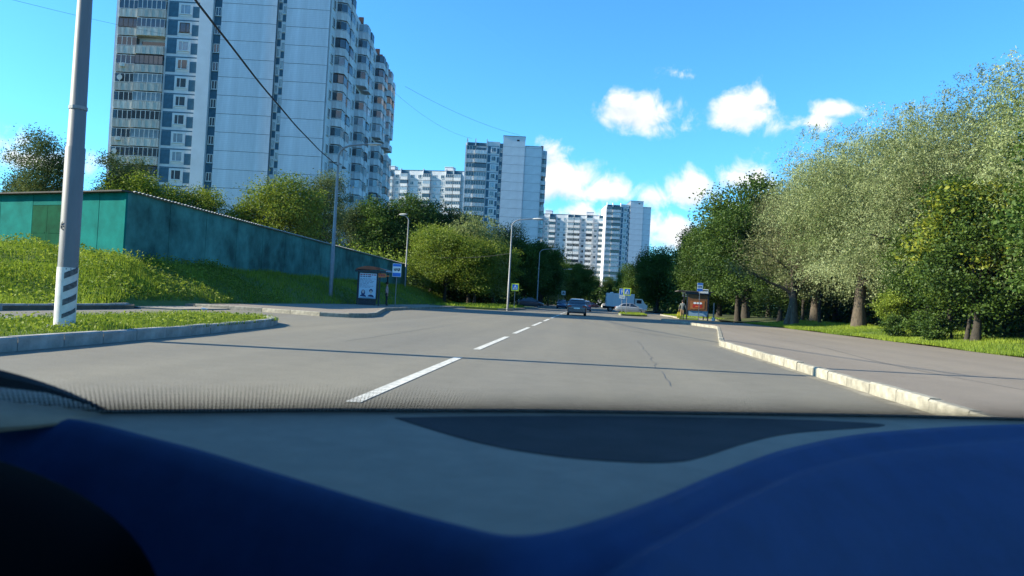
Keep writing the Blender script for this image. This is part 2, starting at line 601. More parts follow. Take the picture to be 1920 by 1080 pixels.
def tag(o, label=None, cat=None, group=None, kind=None):
    for k, v in (('label', label), ('category', cat), ('group', group), ('kind', kind)):
        if v:
            o[k] = v
    return o


def thing(name, label, cat, loc=(0, 0, 0), rz=0.0, group=None):
    return tag(link(name, None, None, loc, rz), label, cat, group)


def struct(o):
    o['kind'] = 'structure'
    return o


def copy_tree(o, parent=None):
    c = o.copy()
    COL.objects.link(c)
    c.parent = parent
    for ch in list(o.children):
        copy_tree(ch, c)
    return c


def sheet(name, poly, z, m):
    b = MB()
    b.add([(x, y, z) for x, y in poly], [tuple(range(len(poly)))])
    return struct(b.build(name, m))


def ss(t):
    t = min(1, max(0, t))
    return t * t * (3 - 2 * t)


# ------------------------------------------------------------------ terrain and roads
def left_h(x, y):
    t = min(1, max(0, (-17.0 - x) / 4.4))
    if y < 41:
        e = ss((27.5 - y) / 2.5) + ss((y - 33.0) / 6.0)   # the dirt path cuts the foot of the bank
    else:
        e = 1
    h = .02 + 1.85 * (t ** .85) + .45 * ss((-21.6 - x) / 5.0)
    if y < 40:                                          # near the junction the bank turns to face the road end
        q = (-.58 * (x + 17) + .815 * (y - 26.0)) / 10.5
        h2 = .02 + 2.25 * min(1.0, max(0, q)) ** .9
        h = min(h, h2)
    h *= 1 - .55 * ss((y - 96) / 20.0)
    return h + .05 * math.sin(x * 1.3 + y * .7) * t + (1 - min(1, e)) * -.06


def right_h(x, y):
    return .16 + .40 * ss((x - 14.0) / 5.0) + .04 * math.sin(x * .8 + y * .45) * ss((x - 14.5) / 2)


def terrain(name, xs, ys, fn, m):
    b = MB()
    n = len(xs)
    vs = [(x, y, fn(x, y)) for y in ys for x in xs]
    fs = [(j * n + i, j * n + i + 1, (j + 1) * n + i + 1, (j + 1) * n + i) for j in range(len(ys) - 1) for i in range(n - 1)]
    b.add(vs, fs)
    return struct(b.build(name, m, smooth=True))


def frange(a, b, s):
    n = max(1, round((b - a) / s))
    return [a + (b - a) * i / n for i in range(n + 1)]


sheet('ground', [(-4000, -4000), (4000, -4000), (4000, 6000), (-4000, 6000)], -.08, M['earth'])
sheet('road', [(-18, -60), (9.5, -60), (9.5, 92), (16.5, 92), (16.5, 130), (9.0, 160), (9.0, 430), (-7.2, 430), (-7.2, 110), (-18, 100)], 0, M['asphalt'])
terrain('embankment', [-900, -300, -120, -70, -45] + frange(-37, -17.0, .7), [-60, -20, 0] + frange(4, 100, 1.3) + [110, 122, 140, 200, 400, 800], left_h, M['turf'])
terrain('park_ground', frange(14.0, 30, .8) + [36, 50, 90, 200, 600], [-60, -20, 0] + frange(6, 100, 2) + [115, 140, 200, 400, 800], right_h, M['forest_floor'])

# centre line dashes, painted on the road
y = 7.4
while y < 120:
    yl = 6.25 if y < 40 else 6.0
    x0 = -2.22 - .05 * min(1, y / 25)
    b = MB().box(x0 - .075, x0 + .075, y, y + yl, .004, .007)
    o = b.build('lane_marking', M['paint'])
    o.parent = bpy.data.objects['road']
    y += 8.65
# cracks sealed with bitumen
def ribbon(name, pts, w, z, m, parent):
    b = MB()
    vs, fs = [], []
    for i, (x, y) in enumerate(pts):
        a, c = Vector(pts[max(0, i - 1)]), Vector(pts[min(len(pts) - 1, i + 1)])
        d = (c - a).normalized()
        nx, ny = -d.y * w / 2, d.x * w / 2
        vs += [(x + nx, y + ny, z), (x - nx, y - ny, z)]
        if i:
            fs.append((2 * i - 2, 2 * i - 1, 2 * i + 1, 2 * i))
    b.add(vs, fs)
    o = b.build(name, m)
    o.parent = parent
    return o


ROAD = bpy.data.objects['road']
CURVE = [(-.9, 60.0, 0), (-.55, 54, 0), (-.1, 47.5, 0), (.55, 41.5, 0), (1.3, 37.0, 0), (2.2, 33.0, 0), (3.1, 30.0, 0), (4.1, 27.4, 0)]
rr = random.Random(3)
pts = [(1.2 + .9 * (y - 9) / 30 + rr.uniform(-.05, .05), y) for y in frange(11, 25, .6)]
ribbon('crack', pts, .012, .005, M['seal'], ROAD)
pts = [(p.x, p.y) for p in [Vector(q) for q in CURVE]]
ribbon('crack', pts, .05, .005, M['seal'], ROAD)
ribbon('crack', [(-5.1 + rr.uniform(-.03, .03), y) for y in frange(16, 48, 1)], .015, .005, M['seal'], ROAD)


def slab(name, poly, z, m):
    return struct(MB().prism(poly, -.05, z).build(name, m))


def kerb_line(parent, pts, m, width=.16, top=.17, step=1.0, side=1, drop=-.03):
    """kerb stones one by one along a line; side = which side of the line the kerb's body lies on"""
    segs = []
    for (ax, ay), (bx, by) in zip(pts[:-1], pts[1:]):
        L_ = math.hypot(bx - ax, by - ay)
        n = max(1, round(L_ / step))
        for i in range(n):
            segs.append((ax + (bx - ax) * i / n, ay + (by - ay) * i / n, ax + (bx - ax) * (i + 1) / n, ay + (by - ay) * (i + 1) / n))
    cache = {}
    for (ax, ay, bx, by) in segs:
        L_ = round(math.hypot(bx - ax, by - ay), 2)
        ang = math.atan2(by - ay, bx - ax)
        key = L_
        if key not in cache:
            g = .010
            y0, y1 = (0, width) if side > 0 else (-width, 0)
            ch = .022
            prof = [(y0, drop), (y1, drop), (y1, top - ch), (y1 - ch, top), (y0 + ch, top), (y0, top - ch)]
            cache[key] = MB().prism_x(prof, g, L_ - g).mesh('kerb_stone', m)
        o = link('kerb_stone', cache[key], parent, (ax, ay, rr.uniform(-.012, .010)), ang + rr.uniform(-.008, .008))


# right pavement: the kerb runs along the road, swings out for the bus bay and back
RK = [(4.2, -2.0), (4.2, 24.6), (4.45, 26.2), (7.75, 46.5), (7.9, 48.4), (7.6, 50.5), (6.2, 64.5), (6.6, 66.0), (8.0, 67.0), (16.4, 68.5)]
o = slab('pavement', [(4.2 + .1, -60)] + [(x + .1, y) for x, y in RK] + [(16.5, -60)], .15, M['pavement'])
kerb_line(o, RK[:-1], M['kerb'], side=-1)
ribbon('gutter_sand', [(x - .10 + rr.uniform(-.03, .03), y) for y in frange(2, 24.6, .5) for x in (4.2,)], .20, .0045, M['sand'], ROAD)
ribbon('crack', [(6.9 + .4 * math.sin(y * .3), y) for y in frange(9, 30, 1)], .02, .156, M['seal'], o)
# right lawn strip between pavement and park
def strip_h(x, y):
    return .175 + .03 * math.sin(y * .8 + x) + max(0, right_h(x, y) - .16) + .012
terrain('lawn', frange(13.6, 19.5, .55), frange(-10, 68, 1.3), strip_h, M['turf'])
# left median with the lamp post
ISL = [(-7.75, -4), (-7.85, 10), (-8.0, 15), (-8.45, 20), (-8.9, 21.6), (-9.7, 22.6), (-10.8, 22.7), (-11.4, 21.5), (-11.5, 14), (-11.5, -4)]
o = slab('median', [(-7.85, -4), (-7.95, 10), (-8.1, 15), (-8.55, 20), (-9.0, 21.5), (-9.75, 22.4), (-10.75, 22.5), (-11.3, 21.3), (-11.4, 14), (-11.4, -4)], .16, M['turf'])
kerb_line(o, ISL, M['kerb_grey'], side=1, top=.20, width=.18)
# left pavement with the bus bay
LK = [(-16.6, 31.3), (-13.5, 31.0), (-10.6, 29.9), (-9.5, 30.2), (-9.15, 31.4), (-9.3, 33.5), (-11.9, 45.0), (-12.1, 50), (-12.0, 69.6), (-11.2, 71.0), (-8.2, 71.3), (-7.2, 73.0), (-7.0, 90), (-7.0, 200)]
o = slab('pavement', [(x - .1, y + .05) for x, y in LK] + [(-15.4, 200), (-15.4, 60), (-16.9, 48), (-17.05, 31.3)], .15, M['pavement'])
kerb_line(o, LK[:-2], M['kerb'], side=1, step=1.25)
kerb_line(o, LK[-2:], M['kerb'], side=1, step=6)
# kerb along the far side of the service lane and the dirt opening
o = slab('verge', [(-16.35, -30), (-16.35, 26.5), (-17.3, 28), (-17.3, -30)], .13, M['earth'])
kerb_line(o, [(-16.35, 2), (-16.35, 25.2), (-16.6, 26.6), (-17.4, 27.6)], M['kerb_grey'], side=1, top=.19)
struct(MB().prism([(-16.6, 27.2), (-15.2, 27.6), (-15.0, 31.4), (-17.6, 33.6), (-20.5, 34.3), (-20.5, 31.0), (-17.6, 28)], -.05, .05).build('dirt_path', M['dirt']))
o = slab('grass_island', [(-14.6, 70.6), (-8.3, 71.2), (-7.6, 73.2), (-7.4, 112), (-15, 112)], .19, M['turf'])
# right-hand islands beyond the side road
RI = [(2.9, 77.5), (5.8, 79.5), (6.6, 83), (6.4, 100), (4.2, 100), (2.6, 80)]
RI = [(3.7, 83.6), (6.0, 84.8), (6.8, 87.5), (7.0, 104), (4.6, 104), (3.7, 90)]
o = slab('grass_island', RI, .15, M['turf'])
kerb_line(o, [RI[-1], RI[0], RI[1], RI[2], RI[3]], M['kerb'], side=1, step=2)
o = slab('grass_island', [(10.2, 86), (16.2, 84), (17, 108), (11.6, 108)], .15, M['turf'])
kerb_line(o, [(10.2, 108), (10.2, 86), (16.2, 84)], M['kerb'], side=1, step=2)


# ------------------------------------------------------------------ grass
def blades(name, P, h, w, mat_, tone, lean=.35, kind='stuff', parent=None):
    """one mesh of grass blades: P (n,3) feet, h heights, w widths"""
    n = len(P)
    a = rng.uniform(0, 2 * np.pi, n)
    la = rng.uniform(0, 2 * np.pi, n)
    ln = np.abs(rng.normal(0, lean, n)) * h
    d = np.stack([np.cos(a), np.sin(a), np.zeros(n)], 1) * (w / 2)[:, None]
    tip = P + np.stack([np.cos(la) * ln, np.sin(la) * ln, h], 1)
    V = np.stack([P - d, P + d, tip], 1).reshape(-1, 3)
    me = bpy.data.meshes.new(name)
    me.vertices.add(3 * n)
    me.vertices.foreach_set('co', V.astype(np.float32).ravel())
    me.loops.add(3 * n)
    me.loops.foreach_set('vertex_index', np.arange(3 * n, dtype=np.int32))
    me.polygons.add(n)
    me.polygons.foreach_set('loop_start', np.arange(0, 3 * n, 3, dtype=np.int32))
    at = me.attributes.new('leaf_tone', 'FLOAT', 'FACE')
    at.data.foreach_set('value', np.clip(tone, 0, 1).astype(np.float32))
    me.materials.append(mat_)
    me.update()
    o = link(name, me, parent)
    if kind:
        o['kind'] = kind
    return o


def leaf_quads(name, P, axis, size, width, tone, mat_):
    """one mesh of small leaves: centres P, long axes axis, sizes"""
    n = len(P)
    axis = axis / np.linalg.norm(axis, axis=1, keepdims=True)
    r = rng.normal(size=(n, 3))
    b = np.cross(axis, r)
    b /= np.linalg.norm(b, axis=1, keepdims=True) + 1e-9
    A = axis * (size / 2)[:, None]
    B = b * (size * width / 2)[:, None]
    V = np.stack([P - A, P + B - A * .15, P + A, P - B - A * .15], 1).reshape(-1, 3)
    me = bpy.data.meshes.new(name)
    me.vertices.add(4 * n)
    me.vertices.foreach_set('co', V.astype(np.float32).ravel())
    me.loops.add(4 * n)
    me.loops.foreach_set('vertex_index', np.arange(4 * n, dtype=np.int32))
    me.polygons.add(n)
    me.polygons.foreach_set('loop_start', np.arange(0, 4 * n, 4, dtype=np.int32))
    at = me.attributes.new('leaf_tone', 'FLOAT', 'FACE')
    at.data.foreach_set('value', np.clip(tone, 0, 1).astype(np.float32))
    me.materials.append(mat_)
    me.update()
    return me


def clumpy(x, y, f=.8):
    return .5 + .25 * np.sin(x * f + 1.3 * np.sin(y * f * .7)) + .25 * np.sin(y * f * 1.3 + 2.1 * np.sin(x * f * .6))


def vec_h(fn, x, y):
    return np.array([fn(float(a), float(b)) for a, b in zip(x, y)])


def grass_field(name, x, y, z, hm, w, tone_add=0.0):
    c = clumpy(x, y, 1.1)
    h = hm * (.5 + .9 * c) * rng.uniform(.5, 1.3, len(x))
    tone = -.12 + .5 * c + .5 * clumpy(x + 5, y, .33) + rng.normal(0, .22, len(x)) + tone_add
    return blades(name, np.stack([x, y, z], 1), h, np.full(len(x), w) * rng.uniform(.6, 1.4, len(x)), M['grass'], tone)


# median
n = 26000
x, y = rng.uniform(-11.3, -8.0, n), 6 + 16.3 * rng.uniform(0, 1, n)
k = (x < -8.0 - .06 * np.maximum(0, y - 15) ** 1.25) & ~((y > 21.0) & (np.abs(x + 10.2) > 1.15 - (y - 21) * .5))
x, y = x[k], y[k]
grass_field('median_grass', x, y, np.full(len(x), .15), .12, .016, .12)
# embankment
n = 60000
x, y = rng.uniform(-23.5, -17.05, n), 8 + 92 * rng.uniform(0, 1, n) ** 1.5
k = ~((y > 27.3) & (y < 33.8) & (x > -17.5))
x, y = x[k], y[k]
grass_field('embankment_grass', x, y, vec_h(left_h, x, y) - .02, .30, .035)
n = 45000
x, y = rng.uniform(-36, -17.1, n), rng.uniform(14, 38, n)
k = (x / y > -1.0) & ~((y > 27.3) & (y < 33.8) & (x > -17.5)) & (y < 35.2 - (x + 22.4) * .42)
x, y = x[k], y[k]
grass_field('embankment_grass', x, y, vec_h(left_h, x, y) - .02, .34, .03, .1)
# lawn strip on the right
n = 90000
x, y = 13.62 + 5.6 * rng.uniform(0, 1, n) ** 1.4, 17 + 51 * rng.uniform(0, 1, n) ** 1.3
grass_field('lawn_grass', x, y, vec_h(strip_h, x, y) - .02, .13, .028, .15)
# grass on the far islands
n = 6000
x, y = rng.uniform(3.85, 6.8, n), rng.uniform(84.4, 103, n)
k = (x < 5.6 + (y - 84.4) * .5) & (x > 3.8 + np.maximum(0, y - 90) * .055)
g1 = grass_field('island_grass', x[k], y[k], np.full(k.sum(), .15), .16, .06, .3)
x, y = rng.uniform(10.4, 16.5, n), rng.uniform(85.8, 107, n)
grass_field('island_grass', x, y, np.full(n, .15), .16, .06, .3)
x, y = rng.uniform(-14.4, -8.0, n), rng.uniform(71.4, 100, n)
grass_field('island_grass', x, y, np.full(n, .19), .25, .06, .1)
# broad-leaved weeds on the bank
n = 90000
x, y = rng.uniform(-36, -17.0, n), 9 + 34 * rng.uniform(0, 1, n) ** .9
k = ~((y > 27.3) & (y < 33.8) & (x > -17.5)) & (x / y > -1.0) & (y < np.where(x < -22.4, 35.2 - (x + 22.4) * .42, 99)) & (.9 + .4 * clumpy(x, y, .5) > .7 + .5 * rng.uniform(0, 1, n))
x, y = x[k], y[k]
c = clumpy(x, y, 1.7)
z = vec_h(left_h, x, y) + rng.uniform(0, 1, len(x)) * (.08 + .62 * c)
me = leaf_quads('weeds', np.stack([x, y, z], 1), rng.normal(size=(len(x), 3)) * [1, 1, .6], rng.uniform(.06, .17, len(x)), .5, .0 + .45 * clumpy(x + 3, y, .9) + .35 * clumpy(x, y + 4, .37) + rng.normal(0, .25, len(x)), M['weed'])
tag(link('weeds', me), 'dense yellow green weeds covering the lit grassy bank', 'weeds', kind='stuff')
n = 5000
x, y = rng.uniform(-11.3, -8.2, n), 7 + 14.5 * rng.uniform(0, 1, n)
k = x < -8.2 - .06 * np.maximum(0, y - 15) ** 1.25
x, y = x[k], y[k]
me = leaf_quads('clover', np.stack([x, y, .2 + rng.uniform(0, .1, len(x))], 1), rng.normal(size=(len(x), 3)) * [1, 1, .4], rng.uniform(.03, .08, len(x)), .7, rng.uniform(.1, .9, len(x)), M['weed'])
tag(link('clover', me), 'low clover leaves among the median grass', 'clover', kind='stuff')


# ------------------------------------------------------------------ trees
def tree_kit(kind, seed, H, hb, rad, leafmat, bark, nclump, per, size, width, spread, lobes, trunk_r, lean=(0, 0), fork=False, trunks=1, squash=1.0):
    """meshes of one tree: trunk (with limbs), crown"""
    rg = np.random.default_rng(seed)
    global rng
    keep = rng
    rng = rg
    cz = hb + (H - hb) * .5
    hz = (H - hb) * .5
    # lobes of the crown
    LB = []
    for i in range(lobes):
        a = 2 * math.pi * i * .618 + rg.uniform(0, .7)
        q = (i + .5) / lobes
        zz = hb + (H - hb) * (.12 + .76 * q)
        prof = math.sqrt(max(.05, 1 - ((zz - cz) / hz) ** 2)) if kind != 'cone' else max(.15, 1.05 - q)
        rr_ = rad * prof * rg.uniform(.35, .72)
        lr = rad * rg.uniform(.36, .56) * (.65 + .35 * prof)
        LB.append((np.array([math.cos(a) * rr_, math.sin(a) * rr_, zz]), lr))
    LB.append((np.array([0, 0, cz + hz * .25]), rad * .62))
    wts = np.array([l[1] ** 2 for l in LB])
    wts /= wts.sum()
    idx = rg.choice(len(LB), nclump, p=wts)
    cen = np.array([LB[i][0] for i in idx])
    lr = np.array([LB[i][1] for i in idx])
    d = rg.normal(size=(nclump, 3))
    d /= np.linalg.norm(d, axis=1, keepdims=True)
    d[:, 2] = np.where(d[:, 2] < -.3, d[:, 2] * .5, d[:, 2])
    rr_ = rg.uniform(0, 1, nclump) ** .45
    C = cen + d * (lr * rr_)[:, None] * np.array([1, 1, squash])
    C[:, 2] = np.clip(C[:, 2], hb * .85, H)
    C[:, 0] += lean[0] * (C[:, 2] / H)
    C[:, 1] += lean[1] * (C[:, 2] / H)
    ctone = np.clip(.42 + rg.normal(0, .24 if kind == 'willow' else .22, nclump), 0, 1)
    n = nclump * per
    ci = np.repeat(np.arange(nclump), per)
    if kind == 'willow':
        t = np.tile(np.arange(per) / per, nclump)
        dirs = d.copy()
        dirs[:, 2] = dirs[:, 2] * .5 + .55
        dirs += rg.normal(0, .25, (nclump, 3)) + np.array([.35, 0, 0])
        dirs /= np.linalg.norm(dirs, axis=1, keepdims=True)
        Lh = rg.uniform(.8, 1.8, nclump) * spread
        P = C[ci] + dirs[ci] * (t * Lh[ci])[:, None]
        P[:, 2] -= (t ** 1.8) * Lh[ci] * (1.0 + .5 * rg.uniform(0, 1, n))
        P += rg.normal(0, .07, (n, 3))
        ax = dirs[ci] * .5 + rg.normal(0, .6, (n, 3)) + np.stack([np.zeros(n), np.zeros(n), -.9 * t], 1)
    else:
        P = C[ci] + rg.normal(0, spread, (n, 3)) * np.array([1, 1, .62])
        ax = rg.normal(size=(n, 3)) * np.array([1, 1, .55])
    ctone = ctone + rg.normal(0, .15, len(LB))[idx]
    tone = ctone[ci] + rg.normal(0, .10 if kind == 'willow' else .15, n)
    sz = size * rg.uniform(.6, 1.3, n)
    crown = leaf_quads('crown', P, ax, sz, width, tone, leafmat)
    # trunk and limbs
    b = MB()
    rq = random.Random(seed)
    for k in range(trunks):
        ox, oy = (0, 0) if trunks == 1 else (rq.uniform(-.35, .35), rq.uniform(-.35, .35))
        sx, sy = (lean[0], lean[1]) if trunks == 1 else (lean[0] + rq.uniform(-1.6, 1.6), lean[1] + rq.uniform(-1.2, 1.2))
        path, radii = [], []
        for i in range(9):
            q = i / 8
            z = q * H * .82
            path.append((ox + sx * q * .8 + .12 * math.sin(q * 6 + seed), oy + sy * q * .8 + .1 * math.cos(q * 5 + seed), z - .12))
            radii.append(trunk_r * ((1 - q) ** .9 * .95 + .03) * (1.35 if i == 0 else 1))
        b.tube(path, radii, 9)
        nb = 15 if trunks == 1 else 8
        for j in range(nb):
            q = rq.uniform(.22, .8) if not fork else rq.uniform(.16, .75)
            i0 = min(7, int(q * 8))
            f = q * 8 - i0
            p0 = Vector(path[i0]).lerp(Vector(path[i0 + 1]), f)
            cand = rg.integers(0, nclump, 6)
            tgt = min((Vector(C[i]) for i in cand if C[i][2] > p0.z * .9 + .3), key=lambda v: abs(v.z - p0.z - 1.2), default=Vector(C[cand[0]]))
            mid = p0.lerp(tgt, .5) + Vector((rq.uniform(-.25, .25), rq.uniform(-.25, .25), rq.uniform(.0, .5)))
            r0 = trunk_r * (1 - q) * .55 + .02
            b.tube([p0, p0.lerp(mid, .5) + Vector((0, 0, .1)), mid, mid.lerp(tgt, .55), tgt], [r0, r0 * .75, r0 * .5, r0 * .32, .012], 6)
            for s in range(2):
                t2 = tgt + Vector((rq.uniform(-1, 1), rq.uniform(-1, 1), rq.uniform(-.3, .9))) * spread * 1.6
                b.tube([mid, mid.lerp(t2, .55) + Vector((0, 0, .12)), t2], [r0 * .4, r0 * .22, .008], 5)
    trunk = b.mesh('trunk', bark, smooth=True)
    rng = keep
    return trunk, crown


KIT = {}
KIT['willow'] = [tree_kit('willow', 21 + i, 12.6, 1.5, 6.0, M['willow'], M['bark'], 7000, 25, .135, .30, 1.0, 15, .42, lean=(.5, 0), fork=True, squash=.85) for i in range(3)]
KIT['olive'] = [tree_kit('round', 31 + i, 9.6, 1.9, 4.3, M['olive'], M['bark'], 1500, 22, .15, .45, .40, 12, .26, fork=True, trunks=3) for i in range(2)]
KIT['maple'] = [tree_kit('round', 41 + i, 13.0, 1.4, 5.2, M['maple'], M['bark_dark'], 1300, 30, .24, .72, .50, 15, .36, fork=True) for i in range(3)]
KIT['lime'] = [tree_kit('round', 51 + i, 10.0, 1.2, 4.6, M['lime'], M['bark_dark'], 1150, 28, .22, .62, .45, 14, .26) for i in range(3)]
KIT['birch'] = [tree_kit('round', 61 + i, 14.0, 2.5, 3.6, M['birch'], M['bark_dark'], 900, 24, .21, .55, .52, 14, .22) for i in range(2)]
KIT['sapling'] = [tree_kit('round', 71, 4.6, 1.5, 1.9, M['lime'], M['bark_dark'], 240, 24, .18, .6, .3, 7, .07)]
KIT['yellow'] = [tree_kit('round', 75, 6.5, 2.6, 2.4, M['yellow'], M['bark_dark'], 330, 22, .2, .55, .34, 8, .1, lean=(-.6, -.6))]
KIT['shrub'] = [tree_kit('round', 81 + i, 2.0, .1, 1.2, M['maple'], M['bark_dark'], 170, 22, .16, .7, .22, 7, .03) for i in range(2)]
KIT['pale'] = [tree_kit('willow', 91, 9.0, 1.0, 3.4, M['pale_leaf'], M['bark'], 1500, 15, .2, .4, .9, 10, .2)]
rt = random.Random(5)


def tree(name, kit, i, x, y, z, s, label, cat='tree', group=None, rz=None, sz=None):
    tr, cr = KIT[kit][i % len(KIT[kit])]
    t = thing(name, label, cat, (x, y, z), rt.uniform(0, 6.28) if rz is None else rz, group)
    t.scale = (s, s, sz or s)
    link('trunk', tr, t)
    link('crown', cr, t)
    return t


# right: a row of big willows, dark broad-leaved trees between and behind
for i, (kit, x, y, s, sz, lab) in enumerate([
    ('willow', 20.6, 32.6, 1.02, 1.02, 'tallest silvery willow at the end of the row, cut by the photo edge'),
    ('willow', 19.2, 44.0, 1.05, 1.07, 'big silvery willow behind the yellowing branches'),
    ('willow', 17.9, 52.5, 1.0, 1.10, 'broad silvery willow with a thick leaning forked trunk beside the lawn'),
    ('olive', 16.2, 62.0, 1.15, 1.18, 'brownish olive tree with several stems, left of the silvery willows'),
    ('willow', 19.2, 67.0, 1.0, 1.13, 'silvery willow whose top shows behind the olive many-stemmed tree'),
]):
    tree('olive_tree' if kit == 'olive' else 'willow_tree', kit, i, x, y, right_h(x, y) - .03, s, lab, 'tree', 'willows along the lawn' if kit == 'willow' else None, rz=[.3, .2, .35, 1.0, .1][i], sz=sz)
for i, (x, y, s, lab) in enumerate([
    (16.6, 34.5, .54, 'dark green maple hanging low over the lawn under the nearest willow'),
    (18.2, 29.4, .66, 'dark maple with a thick black trunk at the edge of the park'),
    (17.3, 42.5, .44, 'low dark maple filling the gap right of the forked willow trunk'),
    (14.6, 76.0, .84, 'dark green tree with its crown over the right bus shelter'),
    (17.2, 70.5, .60, 'dark tree right of the bus shelter with bare lower trunk'),
    (13.4, 88.0, .78, 'rounded dark green tree left of the right bus shelter'),
    (17.0, 84.5, 1.12, 'tall dark green tree above the right bus shelter'),
    (16.4, 98.0, .92, 'dark tree reaching over the far grass island on the right'),
]):
    tree('maple_tree', 'maple', i, x, y, right_h(x, y) - .03, s, lab, 'tree')
tree('yellowing_tree', 'yellow', 0, 16.6, 35.2, .35, 1.0, 'slanting young tree with yellowing leaves in front of willows', 'tree', rz=0.4)
tree('sapling', 'sapling', 0, 16.6, 37.0, .4, .86, 'slim sapling with a pale straight stem beside the lawn', 'tree')
tree('sapling', 'sapling', 0, 15.6, 41.2, .3, .48, 'short bright sapling standing on the lawn edge near the forked willow', 'tree')
for i, (x, y, s) in enumerate([(15.4, 40.3, .55), (16.0, 38.5, .7), (15.9, 36.6, .6), (17.5, 44, 1.0), (18.2, 36.0, 1.2)]):
    tree('shrub', 'shrub', i, x, y, right_h(x, y), s, ['low leafy shrub at the foot of the short bright sapling', 'dark shrub between the two saplings', 'shrub beside the slim pale stemmed sapling',
         'dark shrub behind the low maple by the forked trunk', 'broad shrub in the shade behind the slim sapling'][i], 'shrub')
# park behind: dark trees, one hardly told from the next
bx = [(24, 37), (27, 47), (24.5, 56), (29, 60), (23, 74), (28, 70), (30, 80), (24, 92), (34, 66), (27, 100), (22, 108), (33, 108), (30, 31), (28, 24)]
for i, (x, y) in enumerate(bx):
    tree('park_tree', 'maple' if i % 3 else 'birch', i, x, y, .5, rt.uniform(.72, .95) if y > 26 else .7, 'dark leafy tree in the shaded park behind the willow row', 'tree', 'shaded trees inside the park')
thin = [(19.6, 46), (20.8, 53), (18.3, 62.5), (22, 66), (19.5, 57.5), (23.5, 50), (21.5, 35), (18.4, 68)]
for i, (x, y) in enumerate(thin):
    tree('park_tree', 'birch', i, x, y, .5, .6, 'thin trunked tree in the shade under the willows', 'tree', 'thin trees under the willows')
# far right side, in the tower's shade
for i, (x, y, s, lab) in enumerate([
    (17.5, 122, 1.0, 'dark shaded tree behind the silver parked car'), (13.5, 150, .95, 'dark shaded tree behind the white truck'),
    (20, 140, 1.2, 'tall dark shaded tree beyond the far grass island'), (23, 165, 1.2, 'dark far tree right of the third tower'),
    (15.5, 178, 1.0, 'dark far tree at the foot of the third tower'), (27, 118, 1.15, 'dark tree on the skyline behind the rounded one'), (12.5, 205, .9, 'small far tree left of the dark ones, beneath the third tower')]):
    tree('maple_tree', 'maple', i, x, y, .3, s, lab, 'tree')
for i, (x, y) in enumerate([(32, 150), (40, 130), (45, 170), (34, 190), (55, 150), (24, 230), (36, 240), (20, 270), (48, 220)]):
    tree('park_tree', 'maple', i, x, y, .3, rt.uniform(1.0, 1.3), 'far dark tree closing the view on the right', 'tree', 'far trees on the right')

# left: lit limes behind the garage, dark mass, the big lit trees at the bend
for i, (kit, x, y, s, lab) in enumerate([
    ('birch', -53.5, 70.5, .95, 'loose grey green tree behind the garage at the lamp post'),
    ('birch', -47.5, 74, .86, 'loose dark tree beside the first tower above the garage'),
    ('lime', -45.0, 72, .92, 'lit lime tree above the garage corner, first from the corner'),
    ('lime', -39.8, 73, .84, 'yellow green lime below the tower balconies'),
    ('lime', -35.5, 75, .66, 'small bright tree between two lime trees above the garage roof'),
    ('lime', -31.5, 75, 1.0, 'round bright lime tree above the garage roof before the blank tower wall'),
    ('birch', -29.0, 80, .84, 'dark tree left of the tall street lamp by the bus stop'),
    ('birch', -36.0, 113, 1.02, 'tall dark tree right behind the tall street lamp'),
    ('maple', -32.0, 114, 1.08, 'dark shaded tree above the middle of the garage'),
    ('maple', -28.0, 115, 1.12, 'dark shaded tree above the far end of the garage'),
    ('maple', -25.0, 116, 1.10, 'dark shaded tree next to the big lit tree, behind the garage end'),
    ('birch', -19.5, 118, 1.06, 'tall dark birch in front of the pale slab block'),
    ('birch', -14.0, 126, 1.00, 'tall dark birch at the foot of the second tower'),
    ('maple', -22.5, 124, 1.02, 'dark tree left of the tall dark birches'),
    ('maple', -10.5, 128, .90, 'dark tree right of the big lit tree by the road'),
    ('maple', -8.9, 142, .92, 'dark roadside tree beneath the second tower'),
    ('maple', -9.5, 160, .95, 'dark roadside tree left of the pale willow'),
]):
    tree({'birch': 'birch_tree', 'lime': 'lime_tree', 'maple': 'maple_tree'}[kit], kit, i, x, y, left_h(x, y) - .05, s, lab, 'tree')
for i, (kit, x, y, s, lab) in enumerate([
    ('lime', -17.3, 93, .92, 'big lit yellow green tree at the end of the garage row'),
    ('lime', -13.6, 92, .82, 'lit leafy tree left of the second street lamp'),
    ('pale', -15.0, 97, 1.28, 'pale willow top rising out of the big lit tree'),
    ('lime', -20.0, 97, .88, 'lit tree with pale crown over the garage end'),
    ('lime', -12.3, 101, .86, 'half lit tree behind the second street lamp'),
]):
    tree({'lime': 'lime_tree', 'pale': 'willow_tree'}[kit], kit, i, x, y, .2 if x > -17.5 else left_h(x, y), s, lab, 'tree', 'lit trees at the bend')
tree('willow_tree', 'pale', 0, -8.6, 172, .1, 1.05, 'pale feathery tree standing before dark trees beyond the van', 'tree')
for i, (x, y, s) in enumerate([(-18, 150, 1.0), (-26, 140, 1.1), (-14, 172, 1.0), (-9.5, 205, 1.0), (-12, 235, 1.1), (-6.8, 250, 1.05), (-2.5, 262, 1.1), (-20, 200, 1.2), (-30, 170, 1.2), (-28, 220, 1.3), (-4.2, 285, 1.15), (-16, 260, 1.3)]):
    tree('maple_tree', 'maple', i, x, y, .2, s, 'far dark roadside tree on the left, in the tower shade', 'tree', 'far trees on the left')
for i, (x, y, s) in enumerate([(2.5, 350, 1.0), (10, 345, 1.0), (16, 330, 1.2), (-8, 340, 1.3), (-14, 320, 1.4)]):
    tree('maple_tree', 'maple', i, x, y, .2, s, 'distant tree closing the end of the road', 'tree', 'trees at the end of the road')
